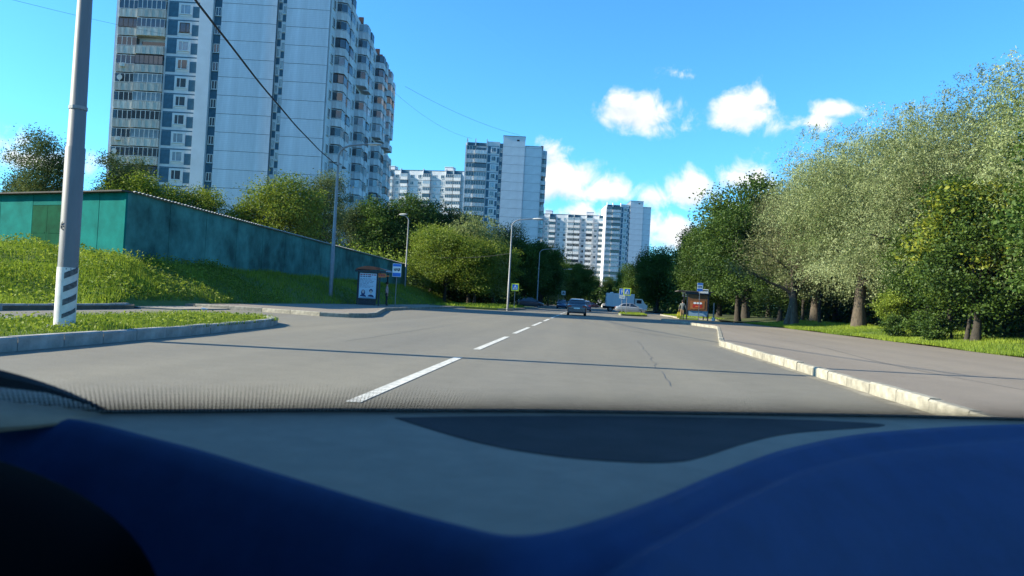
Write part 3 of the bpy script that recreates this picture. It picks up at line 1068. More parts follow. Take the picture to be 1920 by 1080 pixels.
for i, (x, y, s) in enumerate([(-62, 78, .75), (-54, 72, .6), (-66, 66, .5)]):
    tree('birch_tree', 'birch', i, x, y, 2.3, s, ['small tree top peeping over the garage at the photo edge', 'low tree behind the garage doors', 'low tree far behind the garage at its left end'][i], 'tree')


def woods(name, label, regions, m, size):
    """a mass of leaves nobody could count"""
    Ps = []
    for (x0, x1, y0, y1, z0, z1, n_) in regions:
        k_ = 40
        c_ = n_ // k_
        cx = np.stack([rng.uniform(x0, x1, c_), rng.uniform(y0, y1, c_), z0 + (z1 - z0) * rng.uniform(0, 1, c_) ** 1.3], 1)
        Ps.append(np.repeat(cx, k_, 0) + rng.normal(0, 1, (c_ * k_, 3)) * np.array([.8, .8, .55]))
    P = np.concatenate(Ps)
    me = leaf_quads(name, P, rng.normal(size=P.shape) * [1, 1, .6], size * rng.uniform(.6, 1.4, len(P)), .65, .4 + rng.normal(0, .3, len(P)), m)
    tag(link(name, me), label, name, kind='stuff')


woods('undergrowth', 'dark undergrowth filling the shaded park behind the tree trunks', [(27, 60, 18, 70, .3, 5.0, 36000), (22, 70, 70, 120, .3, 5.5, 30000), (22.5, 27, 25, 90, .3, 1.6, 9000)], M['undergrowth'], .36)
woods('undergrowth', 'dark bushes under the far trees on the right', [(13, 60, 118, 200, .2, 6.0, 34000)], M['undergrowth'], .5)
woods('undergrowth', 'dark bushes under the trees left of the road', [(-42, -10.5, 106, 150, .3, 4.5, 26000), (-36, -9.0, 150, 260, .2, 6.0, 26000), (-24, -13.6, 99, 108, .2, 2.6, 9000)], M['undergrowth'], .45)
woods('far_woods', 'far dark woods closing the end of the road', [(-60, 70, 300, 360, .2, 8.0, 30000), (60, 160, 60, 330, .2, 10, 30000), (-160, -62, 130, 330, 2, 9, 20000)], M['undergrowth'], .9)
woods('undergrowth', 'leafy bushes hidden behind the garage row', [(-58, -24, 77, 104, 2.2, 6.0, 26000)], M['lime'], .28)


# ------------------------------------------------------------------ apartment buildings
FH = 2.8


def window_mesh(w, h, split=.38, mats=('wframe', 'glass')):
    """white frame with sash bars; the pane is a mesh of its own"""
    t, d = .09, .10
    b = MB()
    b.box(-w / 2, w / 2, -d, .02, 0, t).box(-w / 2, w / 2, -d, .02, h - t, h)
    b.box(-w / 2, -w / 2 + t, -d, .02, t, h - t).box(w / 2 - t, w / 2, -d, .02, t, h - t)
    xs = -w / 2 + w * split
    b.box(xs - t / 2, xs + t / 2, -d * .8, .02, t, h - t)
    b.box(-w / 2 - .06, w / 2 + .06, -d - .10, -d + .0, -.05, 0.0)
    p = MB().box(-w / 2 + t, xs - t / 2, -.05, -.03, t, h - t).box(xs + t / 2, w / 2 - t, -.05, -.03, t, h - t)
    return b.mesh('window', M[mats[0]]), p.mesh('pane', M[mats[1]])


def add_window(parent, kit, u, v, z, rz=0.0):
    o = link('window', kit[0], parent, (u, v, z), rz)
    link('pane', kit[1], o)
    return o


def balcony_kit(w, depth, style, bay=False, m='balc', h=1.05, gl=1.45):
    """local: x along the front centred, y=0 at the wall, balcony towards -y, z=0 at its floor"""
    ch = .45 if bay else .0
    out = [(-w / 2, 0), (-w / 2, -depth * (.45 if bay else 1)), (-w / 2 + ch, -depth), (w / 2 - ch, -depth), (w / 2, -depth * (.45 if bay else 1)), (w / 2, 0)]
    b = MB()
    b.prism(out, -.14, .0)
    def wallrun(bb, z0, z1, th, inset=0.0, mi=0):
        for (ax, ay), (bx, by) in zip(out[:-1], out[1:]):
            L_ = math.hypot(bx - ax, by - ay)
            if L_ < .02:
                continue
            dx, dy = (bx - ax) / L_, (by - ay) / L_
            nx, ny = -dy, dx   # inwards
            a = [(ax + nx * inset, ay + ny * inset), (bx + nx * inset, by + ny * inset), (bx + nx * (inset + th), by + ny * (inset + th)), (ax + nx * (inset + th), ay + ny * (inset + th))]
            bb.prism(a, z0, z1, mi)
    wallrun(b, .001, h, .08)
    # upright ribs on the front slab
    nr = max(2, int(w / .9))
    for i in range(1, nr):
        xr = -w / 2 + ch + (w - 2 * ch) * i / nr
        b.box(xr - .02, xr + .02, -depth - .015, -depth - .001, .02, h - .02)
    b2 = MB()
    wallrun(b2, h + .002, h + .06, .10, -.01)
    par = (b.mesh('balcony', M[m]), )
    gz0, gz1 = h + .062, h + gl - .02
    f, p = MB(), MB()
    if style != 'open':
        wallrun(f, gz1 - .06, gz1, .07, .005)
        wallrun(f, gz0, gz0 + .06, .07, .005)
        for (ax, ay), (bx, by) in zip(out[:-1], out[1:]):
            L_ = math.hypot(bx - ax, by - ay)
            if L_ < .1:
                continue
            k = max(1, round(L_ / .75))
            for i in range(k + 1):
                q = i / k
                cx, cy = ax + (bx - ax) * q, ay + (by - ay) * q
                s_ = .035
                cx = min(max(cx, -w / 2 + s_ + .004), w / 2 - s_ - .004)
                cy = max(cy, -depth + s_ + .004)
                f.box(cx - s_, cx + s_, cy - s_, cy + s_, gz0 + .061, gz1 - .061)
        wallrun(p, gz0 + .06, gz1 - .06, .012, .035)
    else:
        p.box(-w / 2 + .3, w / 2 - .35, -.06, -.02, .1, 2.1)
        wallrun(f, h + .062, h + .10, .05, .0)
    fm = {'white': 'wframe', 'brown': 'bframe', 'dark': 'shelter_dark', 'pale': 'wframe', 'open': 'wframe'}[style]
    pm = {'white': 'glass', 'brown': 'glass', 'dark': 'glass', 'pale': 'glass_pale', 'open': 'glass'}[style]
    return par[0], f.mesh('glazing_frame', M[fm]), p.mesh('glazing', M[pm])


def add_balcony(parent, kit, u, v, z, rz=0.0):
    o = link('balcony', kit[0], parent, (u, v, z), rz)
    link('glazing_frame', kit[1], o)
    link('glazing', kit[2], o)
    return o


def tower(label, loc, th, W, f0, z0, depth, stacks=(), side=True, big=True, seed=1, floors=17, pent=True):
    """one 17-storey panel tower. W: widths of balcony bay, window bay, blank strip, blue strip, blank wall, narrow strip, blank wall.
    Local x runs along the front, y into the block."""
    rq = random.Random(seed)
    a, bw, c, d, e, fw, g = W
    T = thing('apartment_tower', label, 'apartment tower', (loc[0], loc[1], 0), th, 'seventeen storey panel towers')
    us = [0]
    for w in W:
        us.append(us[-1] + w)
    top = z0 + floors * FH
    gh = top + .55
    zb = z0
    # bodies
    MB().box(us[0] + .02, us[1], 1.35, depth, zb, top + .9).build('wall', M['wall_pale'], T)
    MB().box(us[0] - .42, us[0] + .018, .5, depth * .96, zb, top + .6).build('side_wall', M['wall_smooth'], T)
    MB().box(us[1] + .002, us[2], .30, depth, zb, top + 1.4).build('wall', M['wall_pale'], T)
    if c > .1:
        MB().box(us[2] + .002, us[3], -.25, depth, zb, top + 1.2).build('wall', M['wall_smooth'], T)
    MB().box(us[3] + .002, us[4] - .002, .42, depth, zb, top + 1.0).build('strip_wall', M['blue'], T)
    ptop = top + (3.4 if pent else 1.2)
    MB().box(us[4], us[5] - .002, .08, depth, zb, ptop).build('wall', M['joint'], T)
    MB().box(us[5], us[6] - .002, .75, depth, zb, top + .8).build('strip_wall', M['wall_pale'], T)
    MB().box(us[6], us[7], .68 if fw > .3 else .38, depth, zb, gh).build('wall', M['joint'], T)
    # storey-high blank wall panels with recessed joints
    for (u0, u1, v0, zt) in ((us[4], us[5] - .002, 0.0, ptop), (us[6], us[7], .6 if fw > .3 else .3, gh)):
        w = u1 - u0
        pm = MB().box(.0, w, 0, .078, .035, FH - .035).mesh('wall_panel', M['wall_tile'] if big else M['wall_smooth'])
        for k in range(f0, floors):
            link('wall_panel', pm, T, (u0, v0, z0 + k * FH))
        MB().box(.0, w, 0, .078, .035, zt - top).build('wall_panel', M['wall_tile'] if big else M['wall_smooth'], T, (u0, v0, top))
    if pent:
        MB().box(e * .62, e * .62 + .8, -.004, .03, 1.9, 2.4).build('roof_vent', M['dark'], T, (us[4], 0, top))
        MB().box(us[4] - .1, us[5] + .1, -.08, depth * .5, ptop + .002, ptop + .14).build('roof_edge', M['roofing'], T)
    MB().box(us[6] + (.1 if pent else 0), us[7] + .1, .2, depth, gh + .002, gh + .14).build('roof_edge', M['roofing'], T)
    # roof terrace fins over the balconies
    for u in (us[0] + .1, us[0] + a * .42, us[1] - .12):
        MB().box(u - .14, u + .14, .15, 2.2, top - .2, top + 2.1).build('roof_fin', M['wall_smooth'], T)
    MB().box(us[0] + .3, us[1] - .3, 1.15, 1.34, top + .05, top + 1.0).build('roof_screen', M['blue'], T)
    # window bay
    ww = min(1.55, bw * .36)
    wk = [window_mesh(ww, 1.5, .38), window_mesh(ww, 1.5, .38, ('wframe', 'glass_pale')), window_mesh(ww, 1.5, .62, ('bframe', 'glass'))]
    uc = us[1] + bw * .55
    surround = MB()
    surround.box(-ww / 2 - .28, -ww / 2 - .002, -.06, .0, -.15, 1.62).box(ww / 2 + .002, ww / 2 + .28, -.06, .0, -.15, 1.62)
    surround.box(-ww / 2, ww / 2, -.06, 0, 1.502, 1.62).box(-ww / 2, ww / 2, -.06, 0, -.35, -.06)
    surround = surround.mesh('window_surround', M['wall_smooth'])
    lw, rw = uc - ww / 2 - .32 - (us[1] + .28), us[2] - .12 - (uc + ww / 2 + .32)
    bl = MB().box(0, lw, -.03, 0, -.45, 1.75).mesh('blue_panel', M['blue'])
    br = MB().box(0, rw, -.03, 0, -.45, 1.25).mesh('blue_panel', M['blue'])
    bt = MB().box(0, us[2] - us[1] - .5, -.03, 0, 0, .16).mesh('blue_panel', M['blue'])
    for k in range(f0, floors):
        z = z0 + k * FH + .85
        add_window(T, wk[rq.choice([0, 0, 1, 1, 2])] if big else wk[rq.choice([0, 1])], uc, .30, z)
        link('window_surround', surround, T, (uc, .30, z))
        link('blue_panel', bl, T, (us[1] + .28, .30, z - .02))
        link('blue_panel', br, T, (uc + ww / 2 + .32, .30, z - .02))
        link('blue_panel', bt, T, (us[1] + .28, .30, z + 1.76))
    # blue strip windows
    if d > .3:
        sw = max(.5, d * .72)
        sk = window_mesh(sw, 1.35, .5)
        for k in range(f0, floors):
            add_window(T, sk, (us[3] + us[4]) / 2, .42, z0 + k * FH + .9)
    # narrow strip windows: two columns seen aslant
    if fw > .6:
        nk = window_mesh(fw * .36, 1.3, .5)
        bp = MB().box(-fw * .2, fw * .2, -.03, 0, 0, 1.0).mesh('blue_panel', M['blue'])
        for k in range(f0, floors):
            for q, dz in ((.26, .9), (.74, 1.9)):
                add_window(T, nk, us[5] + fw * q, .75, z0 + k * FH + dz)
                link('blue_panel', bp, T, (us[5] + fw * q, .75, z0 + k * FH + dz - 1.15))
    # balcony bay: a recessed loggia on the left, a balcony standing proud on the right
    lw_, rw_ = a * .40, a * .58
    bm_ = 'balc' if big else 'balc2'
    K1 = [balcony_kit(lw_, 1.0, s, False, bm_) for s in ('white', 'white', 'pale', 'brown')]
    K2 = [balcony_kit(rw_, 1.45, s, False, bm_) for s in ('dark', 'white', 'pale', 'open', 'dark')]
    for k in range(f0, floors):
        z = z0 + k * FH + .15
        add_balcony(T, K1[rq.choice([0, 0, 1, 2, 3])], us[0] + lw_ / 2 + .06, 1.35, z)
        add_balcony(T, K2[rq.randrange(5)], us[1] - rw_ / 2 - .02, 1.35, z)
    if big:
        for k, q in ((10, .12), (6, .1)):
            t_ = MB()
            ring = lambda rr_, yy: [(rr_ * math.cos(i * math.pi / 6), yy, rr_ * math.sin(i * math.pi / 6)) for i in range(12)]
            t_.loft([ring(.42, 0), ring(.32, .09), ring(.05, .14)])
            t_.tube([(0, .1, 0), (0, .35, -.1)], .03, 6)
            t_.build('satellite_dish', M['white_paint'], T, (us[0] + a * q, .1, z0 + k * FH + 1.9))
        for k in (7, 11, 5):
            MB().box(-.4, .4, 0, .3, 0, .55).box(-.33, .07, -.012, -.002, .08, .47).build('air_conditioner', M['white_paint'], T, (us[0] + a * .16, -.0, z0 + k * FH + .75))
    # side face with stacks of bay balconies
    if side:
        UR = us[7]
        fc = MB().box(UR + .002, UR + .16, 1.0, depth, zb, top + .5)
        fc.build('side_wall', M['wall_pale'], T)
        styles = ('white', 'white', 'pale', 'brown', 'dark', 'open', 'white')
        KS = [balcony_kit(3.2, 1.6, s, True, 'balc2') for s in styles]
        wk2 = [window_mesh(1.5, 1.5, .4), window_mesh(1.5, 1.5, .4, ('wframe', 'glass_pale'))]
        jm = MB().box(0, .03, 0, depth - 1.1, 0, .10).mesh('joint_band', M['wall_smooth'])
        for k in range(f0, floors):
            z = z0 + k * FH + .15
            link('joint_band', jm, T, (UR + .161, 1.05, z0 + k * FH - .05))
            for (v, kind) in stacks:
                if kind == 'b':
                    add_balcony(T, KS[rq.randrange(len(KS))], UR + .16, v, z, R(90))
                else:
                    add_window(T, wk2[rq.random() < .4], UR + .16, v, z + .75, R(90))
        for v, kind in stacks:
            if kind == 'b':
                MB().box(UR - .3, UR + .55, v - .2, v + .2, top - .1, top + 1.6).build('roof_stack', M['roof_pipe'], T)
    return T


TH = R(5.9)
t1_stacks = [(2.6, 'w'), (6.0, 'b'), (9.6, 'b'), (13.0, 'w'), (15.6, 'w'), (19.5, 'w'), (23.0, 'b'), (26.6, 'b'), (30.0, 'w'), (33.0, 'w'), (37.0, 'w'), (40.6, 'b'), (44.2, 'b'), (47.6, 'w'), (51, 'b'), (54.6, 'b'), (58, 'w')]
tower('nearest tall panel tower rising above the teal garages, blank walls towards the road', (-72.9, 109.0), TH, (7.35, 5.15, 2.0, 1.25, 8.3, 1.3, 6.55), 3, 1.5, 60.0, t1_stacks, True, True, 4, pent=False)
tower('middle pale tower at the bend, with blank stepped walls and a roof box', (-40.6, 241.2), TH, (6.5, 4.0, .03, 1.0, 7.0, .02, 5.45), 3, 2.0, 24.0, [(4, 'b'), (8, 'b'), (14, 'w'), (19, 'b')], True, False, 5)
tower('farthest white tower with a sunlit left edge at the end of the road', (7.9, 398.2), TH, (7.3, 4.1, .03, .6, 6.6, .02, 4.1), 2, 4.2, 22.0, [(4, 'b'), (9, 'b')], False, False, 6)


def slab_block(label, loc, th, n_bays, f0, z0, seed, depth=13.0, floors=17, pattern='wwbwbw'):
    rq = random.Random(seed)
    T = thing('apartment_block', label, 'apartment block', (loc[0], loc[1], 0), th, 'long panel blocks behind the towers')
    bay = 3.3
    W = bay * n_bays
    top = z0 + floors * FH
    MB().box(0, W, .1, depth, z0, top + 1.3).build('wall', M['wall_pale'], T)
    MB().box(-.1, W + .1, .0, depth + .1, top + 1.302, top + 1.5).build('roof_edge', M['roofing'], T)
    KB = [balcony_kit(3.1, 1.2, s, False, 'balc2') for s in ('white', 'dark', 'white', 'pale')]
    wk = [window_mesh(1.5, 1.5, .4), window_mesh(1.5, 1.5, .4, ('wframe', 'glass_pale'))]
    jm = MB().box(0, W, 0, .098, 0, .12).mesh('joint_band', M['joint'])
    for k in range(f0, floors):
        link('joint_band', jm, T, (0, .0, z0 + k * FH))
        for i in range(n_bays):
            u = (i + .5) * bay
            if pattern[i % len(pattern)] == 'b':
                add_balcony(T, KB[rq.randrange(4)], u, .1, z0 + k * FH + .15)
            else:
                o = link('window', wk[0][0], T, (u, .1, z0 + k * FH + .9))
                link('pane', wk[rq.random() < .35][1], o)
    for i in range(n_bays):
        if pattern[i % len(pattern)] == 'b':
            u = (i + .5) * bay
            MB().box(u - 1.6, u + 1.6, .02, .09, top + .1, top + 1.29).build('roof_screen', M['blue'], T)
            MB().box(u - 1.75, u - 1.55, -.8, .9, top - .1, top + 2.0).build('roof_fin', M['wall_smooth'], T)
    for u in (W * .22, W * .78):
        MB().box(u - 1.8, u + 1.8, 4, 8, top + 1.5, top + 3.6).box(u - 1.95, u + 1.95, 3.85, 8.15, top + 3.602, top + 3.8).build('lift_house', M['wall_smooth'], T)
    return T


slab_block('long pale block between the first and second towers', (-97.0, 318.5), R(-6), 14, 9, 4.0, 8, pattern='wwbbwbwwb')
slab_block('long pale block with many balconies left of the farthest tower', (-32.0, 412.0), R(-4), 12, 3, -1.0, 9, pattern='wbwbwwbbwb')
# an out-of-sight neighbour whose shade crosses the road
T = thing('apartment_block', 'unseen panel block left of the garages, added to shade the road', 'apartment block', (-92, 41.5, 0), TH)
MB().box(0, 22, 0, 15.0, 1.5, 47).build('wall', M['wall_pale'], T)
MB().box(-.2, 22.2, -.2, 15.2, 47.002, 47.3).build('roof_edge', M['roofing'], T)


# ------------------------------------------------------------------ garage row
G = thing('garage', 'long teal sheet metal garage row on top of the grassy bank', 'garage', (0, 0, 0))
ax, ay = -22.35, 35.0
bx_, by_ = -22.7, 95.0
gz = 1.85
def gtop(y):
    return 5.30 - .62 * (y - 35) / 60 
n = 30
for i in range(n):
    y0, y1 = ay + (by_ - ay) * i / n, ay + (by_ - ay) * (i + 1) / n
    x0, x1 = ax + (bx_ - ax) * i / n, ax + (bx_ - ax) * (i + 1) / n
    o_ = .0 if i % 2 else .012
    b = MB()
    zt0, zt1 = gtop(y0) - .02, gtop(y1) - .02
    e_ = .012
    b.add([(x0 - .05, y0 + e_, gz), (x0 + o_, y0 + e_, gz), (x1 + o_, y1 - e_, gz), (x1 - .05, y1 - e_, gz),
           (x0 - .05, y0 + e_, zt0), (x0 + o_, y0 + e_, zt0), (x1 + o_, y1 - e_, zt1), (x1 - .05, y1 - e_, zt1)],
          [(3, 2, 1, 0), (4, 5, 6, 7), (0, 1, 5, 4), (1, 2, 6, 5), (2, 3, 7, 6), (3, 0, 4, 7)])
    b.build('side_panel', M['teal_side'], G)
# front: sheets and a green double door
fd = Vector((-31.6 - ax, 38.6 - ay, 0))
FL = fd.length
fd.normalize()
fa = math.atan2(fd.y, fd.x)
u = 0.05
sheets = [(.06, 1.95, 'sheet_panel', 'teal'), (1.97, 4.02, 'sheet_panel', 'teal'), (4.04, 4.72, 'sheet_panel', 'teal'), (7.35, 8.1, 'sheet_panel', 'teal'), (8.12, 10.2, 'sheet_panel', 'teal'), (10.22, 12.2, 'sheet_panel', 'teal'), (12.22, 14.4, 'sheet_panel', 'teal'), (14.42, 16.4, 'sheet_panel', 'teal'), (16.42, 18.4, 'sheet_panel', 'teal'), (18.42, 20.4, 'sheet_panel', 'teal')]
F = link('front_wall', MB().box(.3, 20.4, -.2, -.06, gz, 5.1).mesh('front_wall', M['roofing']), G, (ax, ay, 0), fa)
for k, (u0, u1, nm, m_) in enumerate(sheets):
    MB().box(u0, u1, -.05, .012 + (k % 2) * .012, gz - .2, 5.22).build(nm, M[m_], G, (ax, ay, 0), fa)
MB().box(4.74, 7.33, -.05, .01, 4.66, 5.22).build('sheet_panel', M['teal'], G, (ax, ay, 0), fa)
for u0, u1 in ((4.76, 6.03), (6.05, 7.31)):
    dr = MB().box(u0, u1, -.05, .03, gz - .2, 4.64).build('door_leaf', M['green_door'], G, (ax, ay, 0), fa)
    MB().box((u0 + u1) / 2 - .5, (u0 + u1) / 2 + .5, .031, .045, 3.2, 3.24).build('door_bar', M['green_door'], dr)
MB().box(-.05, .055, -.05, .05, gz - .2, 5.24).build('corner_post', M['teal'], G, (ax, ay, 0), fa)
b = MB()
MB().box(-.15, 20.6, -.25, .38, 5.24, 5.31).build('front_roof', M['roofing'], G, (ax, ay, 0), fa)
# corrugated roof along the row: its wavy edge overhangs the long side
for j in range(15):
    b = MB()
    y0, y1 = ay + .3 + (by_ - ay) * j / 15, ay + .3 + (by_ - ay) * (j + 1) / 15 - .02
    n_ = 40
    vs, fs = [], []
    for i in range(n_ + 1):
        yy = y0 + (y1 - y0) * i / n_
        xx = ax + (bx_ - ax) * (yy - ay) / (by_ - ay)
        zz = gtop(yy) + .02 + .035 * math.sin(2 * math.pi * yy / .34)
        vs += [(xx + .22, yy, zz), (xx - 6.0, max(yy, 37.7 + (yy - 35.3) * .01), zz - .45), (xx + .22, yy, zz + .025), (xx - 6.0, max(yy, 37.7 + (yy - 35.3) * .01), zz - .425)]
        if i:
            q = 4 * (i - 1)
            fs += [(q + 2, q + 6, q + 7, q + 3), (q, q + 1, q + 5, q + 4), (q, q + 4, q + 6, q + 2)]
    b.add(vs, fs)
    b.build('roof_sheet', M['corrugated'], G)
MB().box(-28.75, -28.65, 39.0, 94.5, gz, 4.6).build('rear_wall', M['roofing'], G)


# ------------------------------------------------------------------ street lamps, poles and wires
def lamp_post(label, x, y, z, h, arm, az, r0=.13, r1=.075, mat_='steel', head=True, group='street lamps along the road'):
    T = thing('street_lamp', label, 'street lamp', (x, y, z), az, group)
    b = MB()
    b.tube([(0, 0, -.2), (0, 0, h * .3), (0, 0, h * .3 + .02), (0, 0, h * .92)], [r0, r0 * .98, r0 * .88, r1], 16)
    b.build('pole', M[mat_], T, smooth=True)
    MB().tube([(0, 0, 0), (0, 0, .04)], r0 * 1.7, 12).build('base_flange', M['steel'], T)
    pts = [(0, 0, h * .9), (0, 0, h * .93), (arm * .05, 0, h * .955), (arm * .17, 0, h * .978), (arm * .38, 0, h * .995), (arm, 0, h * 1.012)]
    MB().tube(pts, [r1 * 1.0, r1 * .98, r1 * .96, r1 * .92, r1 * .85, r1 * .7], 8).build('arm', M[mat_], T, smooth=True)
    if head:
        hd = MB()
        x0, zz = arm, h * 1.012
        rings = []
        for q, w, hh in ((0, .07, .06), (.14, .16, .13), (.5, .22, .17), (.85, .18, .13), (1.0, .06, .05)):
            rings.append([(x0 + q, w * math.cos(t), zz + q * .05 + hh * .6 * math.sin(t)) for t in [i * math.pi / 5 for i in range(10)]])
        hd.loft(rings)
        hl = hd.build('lamp_head', M['white_paint'], T, smooth=True)
        MB().box(x0 + .14, x0 + .66, -.1, .1, zz - .09, zz - .05).build('lens', M['sign_white'], hl)
    return T


T = lamp_post('thick grey lamp post with black stripes on its white foot', -9.15, 12.75, .17, 10.6, 1.8, 0, .165, .085, 'pole_grey')
MB().tube([(0, 0, 1.02), (0, 0, 1.05)], [.171, .171], 14).build('band', M['steel'], T)
MB().tube([(0, 0, .0), (0, 0, 1.06)], [.172, .171], 18).build('white_foot', M['white_paint'], T, smooth=True)
for j in range(4):
    b = MB()
    vs, fs = [], []
    zc = .90 - j * .235
    seg = 9
    for i in range(seg + 1):
        w = -R(72) + R(80) * i / seg
        zz = zc + .12 * i / seg
        hh = .085 if j < 3 else .06
        rr_ = .1745
        vs += [(rr_ * math.cos(w), rr_ * math.sin(w), zz - hh * .5), (rr_ * math.cos(w), rr_ * math.sin(w), zz + hh * .75)]
        if i:
            q = 2 * i
            fs.append((q - 2, q, q + 1, q - 1))
    b.add(vs, fs)
    b.build('black_stripe', M['worn_black'], T)
MB().tube([(0, 0, 3.86), (0, 0, 3.92)], [.152, .152], 14).build('band', M['steel'], T)
text_mesh('number', '6', .2, M['black_paint'], T, (-.09, -.142, 1.72), (R(90), 0, R(-28)))

lamp_post('tall street lamp on the bank left of the bus shelter', -18.1, 53.0, .35, 11.1, 2.0, R(8), .14, .085)
lamp_post('street lamp at the grass corner beside the crosswalk sign', -7.35, 71.7, .15, 8.5, 1.9, R(8), .10, .06)
lamp_post('far street lamp before the dark round trees', -6.6, 178.0, .1, 8.6, 1.9, R(8), .11, .07)
T = lamp_post('thin pole with a small lamp in front of the lit trees', -21.2, 88.0, 2.0, 8.2, -1.2, R(-5), .09, .06)
lamp_post('slim lamp beyond the second lamp, half hidden by trees', -7.6, 118.0, .1, 9.0, 1.8, R(8), .10, .06)


def cable(label, a, b_, sag, r, n=24, group=None, wob=0.0, name='cable'):
    a, b_ = Vector(a), Vector(b_)
    pts = []
    for i in range(n + 1):
        q = i / n
        p = a.lerp(b_, q)
        p.z -= 4 * sag * q * (1 - q)
        p.x += wob * math.sin(q * 31)
        pts.append(p)
    o = MB().tube(pts, r, 6).build(name, M['black'])
    return tag(o, label, 'cable', group)


cable('thick black cable hanging from the near lamp post to the tall street lamp', (-9.2, 12.75, 8.55), (-18.1, 53.0, 9.9), .55, .032, 30, wob=.012)
cable('thin wire between the second street lamp and the lit trees', (-7.35, 71.7, 5.4), (-17, 86, 5.4), .2, .02)
cable('thin wire from the first tower roof down to the second tower roof', (-44, 172, 48.5), (-24, 243, 53.5), 1.2, .03, group='wires over the roofs')
cable('lower thin wire sloping to the left corner of the second tower roof', (-46, 168, 46.5), (-39, 241, 51.5), 1.8, .025, group='wires over the roofs')
cable('faint wire crossing the sky left of the near lamp post', (-42, 42, 18.8), (-60, 104, 36), .3, .012, group='wires over the roofs')
cable('faint wire high in the upper left corner of the sky', (-30, 30, 17.4), (-16, 34, 24), .3, .010, group='wires over the roofs')


# ------------------------------------------------------------------ signs
def sign_post(name, label, x, y, z, h, plates, rz=0.0, group=None, r=.03):
    T = thing(name, label, 'road sign', (x, y, z), rz, group)
    MB().tube([(0, .05, -.1), (0, .05, h)], r, 8).build('post', M['steel'], T)
    for (kind, cz, s) in plates:
        if kind == 'cross':
            p = MB().box(-s * .58, s * .58, -.012, .012, cz - s * .58, cz + s * .58).build('plate', M['sign_yellow'], T)
            MB().box(-s * .42, s * .42, -.018, -.0125, cz - s * .42, cz + s * .42).build('blue_field', M['sign_blue'], p)
            MB().prism_x([(0, 0)], 0, 0) if False else None
            b = MB()
            b.add([(-s * .36, -.0215, cz - s * .33), (s * .36, -.0215, cz - s * .33), (0, -.0215, cz + s * .36), (-s * .36, -.0185, cz - s * .33), (s * .36, -.0185, cz - s * .33), (0, -.0185, cz + s * .36)],
                  [(0, 1, 2), (5, 4, 3), (0, 3, 4, 1), (1, 4, 5, 2), (2, 5, 3, 0)])
            b.build('white_triangle', M['sign_white'], p)
            b = MB()   # walking figure
            zz = cz - s * .28
            q = s * .011
            b.box(-q * 2.2, q * 2.2, -.026, -.022, zz + s * .33, zz + s * .40)
            for (x0, z0_, x1, z1_, w) in ((0, .17, 0, .32, .035), (0, .18, -.10, .0, .025), (0, .18, .10, .0, .025), (0, .29, -.11, .19, .02), (0, .29, .10, .21, .02)):
                b.tube([(x0 * s, -.0245, zz + z0_ * s), (x1 * s, -.0245, zz + z1_ * s)], w * s, 6)
            b.build('walking_figure', M['black_paint'], p)
        elif kind == 'bus':
            p = MB().box(-s / 2, s / 2, -.012, .012, cz - s * .75, cz + s * .75).build('plate', M['sign_white'], T)
            MB().box(-s * .46, s * .46, -.017, -.0125, cz + s * .42, cz + s * .71).build('blue_field', M['sign_blue'], p)
            MB().box(-s * .46, s * .46, -.017, -.0125, cz - s * .71, cz - s * .30).build('blue_field', M['sign_blue'], p)
            b = MB().box(-s * .36, s * .36, -.017, -.0125, cz - s * .03, cz + s * .24)
            b.tube([(-s * .2, -.02, cz - s * .05), (-s * .2, -.013, cz - s * .05)], s * .06, 8).tube([(s * .2, -.02, cz - s * .05), (s * .2, -.013, cz - s * .05)], s * .06, 8)
            b.build('bus_symbol', M['black_paint'], p)
            b = MB()
            for i in range(4):
                b.box(-s * .31 + i * s * .155, -s * .20 + i * s * .155, -.0195, -.0175, cz + s * .09, cz + s * .19)
            b.build('bus_window', M['sign_white'], p)
        elif kind == 'park':
            p = MB().box(-s / 2, s / 2, -.012, .012, cz - s / 2, cz + s / 2).build('plate', M['sign_white'], T)
            MB().box(-s * .46, s * .46, -.017, -.0125, cz - s * .46, cz + s * .46).build('blue_field', M['sign_blue'], p)
            text_mesh('letter', 'P', s * .95, M['sign_white'], p, (0, -.021, cz - s * .33), (R(90), 0, 0), 'CENTER')
        elif kind == 'plate':
            p = MB().box(-s / 2, s / 2, -.012, .012, cz - s * .28, cz + s * .28).build('plate', M['sign_white'], T)
            MB().box(-s * .34, s * .34, -.017, -.0125, cz - s * .05, cz + s * .05).build('black_bar', M['black_paint'], p)
        elif kind == 'white':
            p = MB().box(-s / 2, s / 2, -.012, .012, cz - s / 2, cz + s / 2).build('plate', M['sign_white'], T)
            MB().box(-s * .3, s * .3, -.017, -.0125, cz - s * .2, cz - s * .05).box(-s * .2, s * .2, -.017, -.0125, cz + s * .05, cz + s * .25).build('black_bar', M['black_paint'], p)
        elif kind == 'back':
            MB().box(-s / 2, s / 2, -.012, .012, cz - s / 2, cz + s / 2).build('plate', M['sign_back'], T)
    return T


sign_post('bus_stop_sign', 'blue and white bus stop sign on a thin pole right of the left shelter', -13.4, 53.0, .15, 3.0, [('bus', 2.55, .62)], R(4))
sign_post('crosswalk_sign', 'yellow framed blue crosswalk sign beside the second street lamp', -6.75, 71.7, .15, 2.4, [('cross', 2.1, .6)], R(3))
sign_post('crosswalk_sign', 'yellow framed blue crosswalk sign on the far right grass island', 4.45, 87.0, .15, 2.9, [('cross', 2.52, .74)], R(3))
sign_post('parking_sign', 'blue parking sign with a small plate, left of the right crosswalk sign', 4.15, 92.0, .0, 3.1, [('park', 2.72, .72), ('plate', 2.1, .66)], R(3))
sign_post('road_sign', 'white square road sign on a pole beyond the van', -4.6, 150.0, .1, 3.1, [('white', 2.8, .8)], R(3))
sign_post('road_sign', 'small white sign at the back corner of the white truck', 4.4, 140.0, .1, 3.4, [('white', 3.0, .6)], R(3))
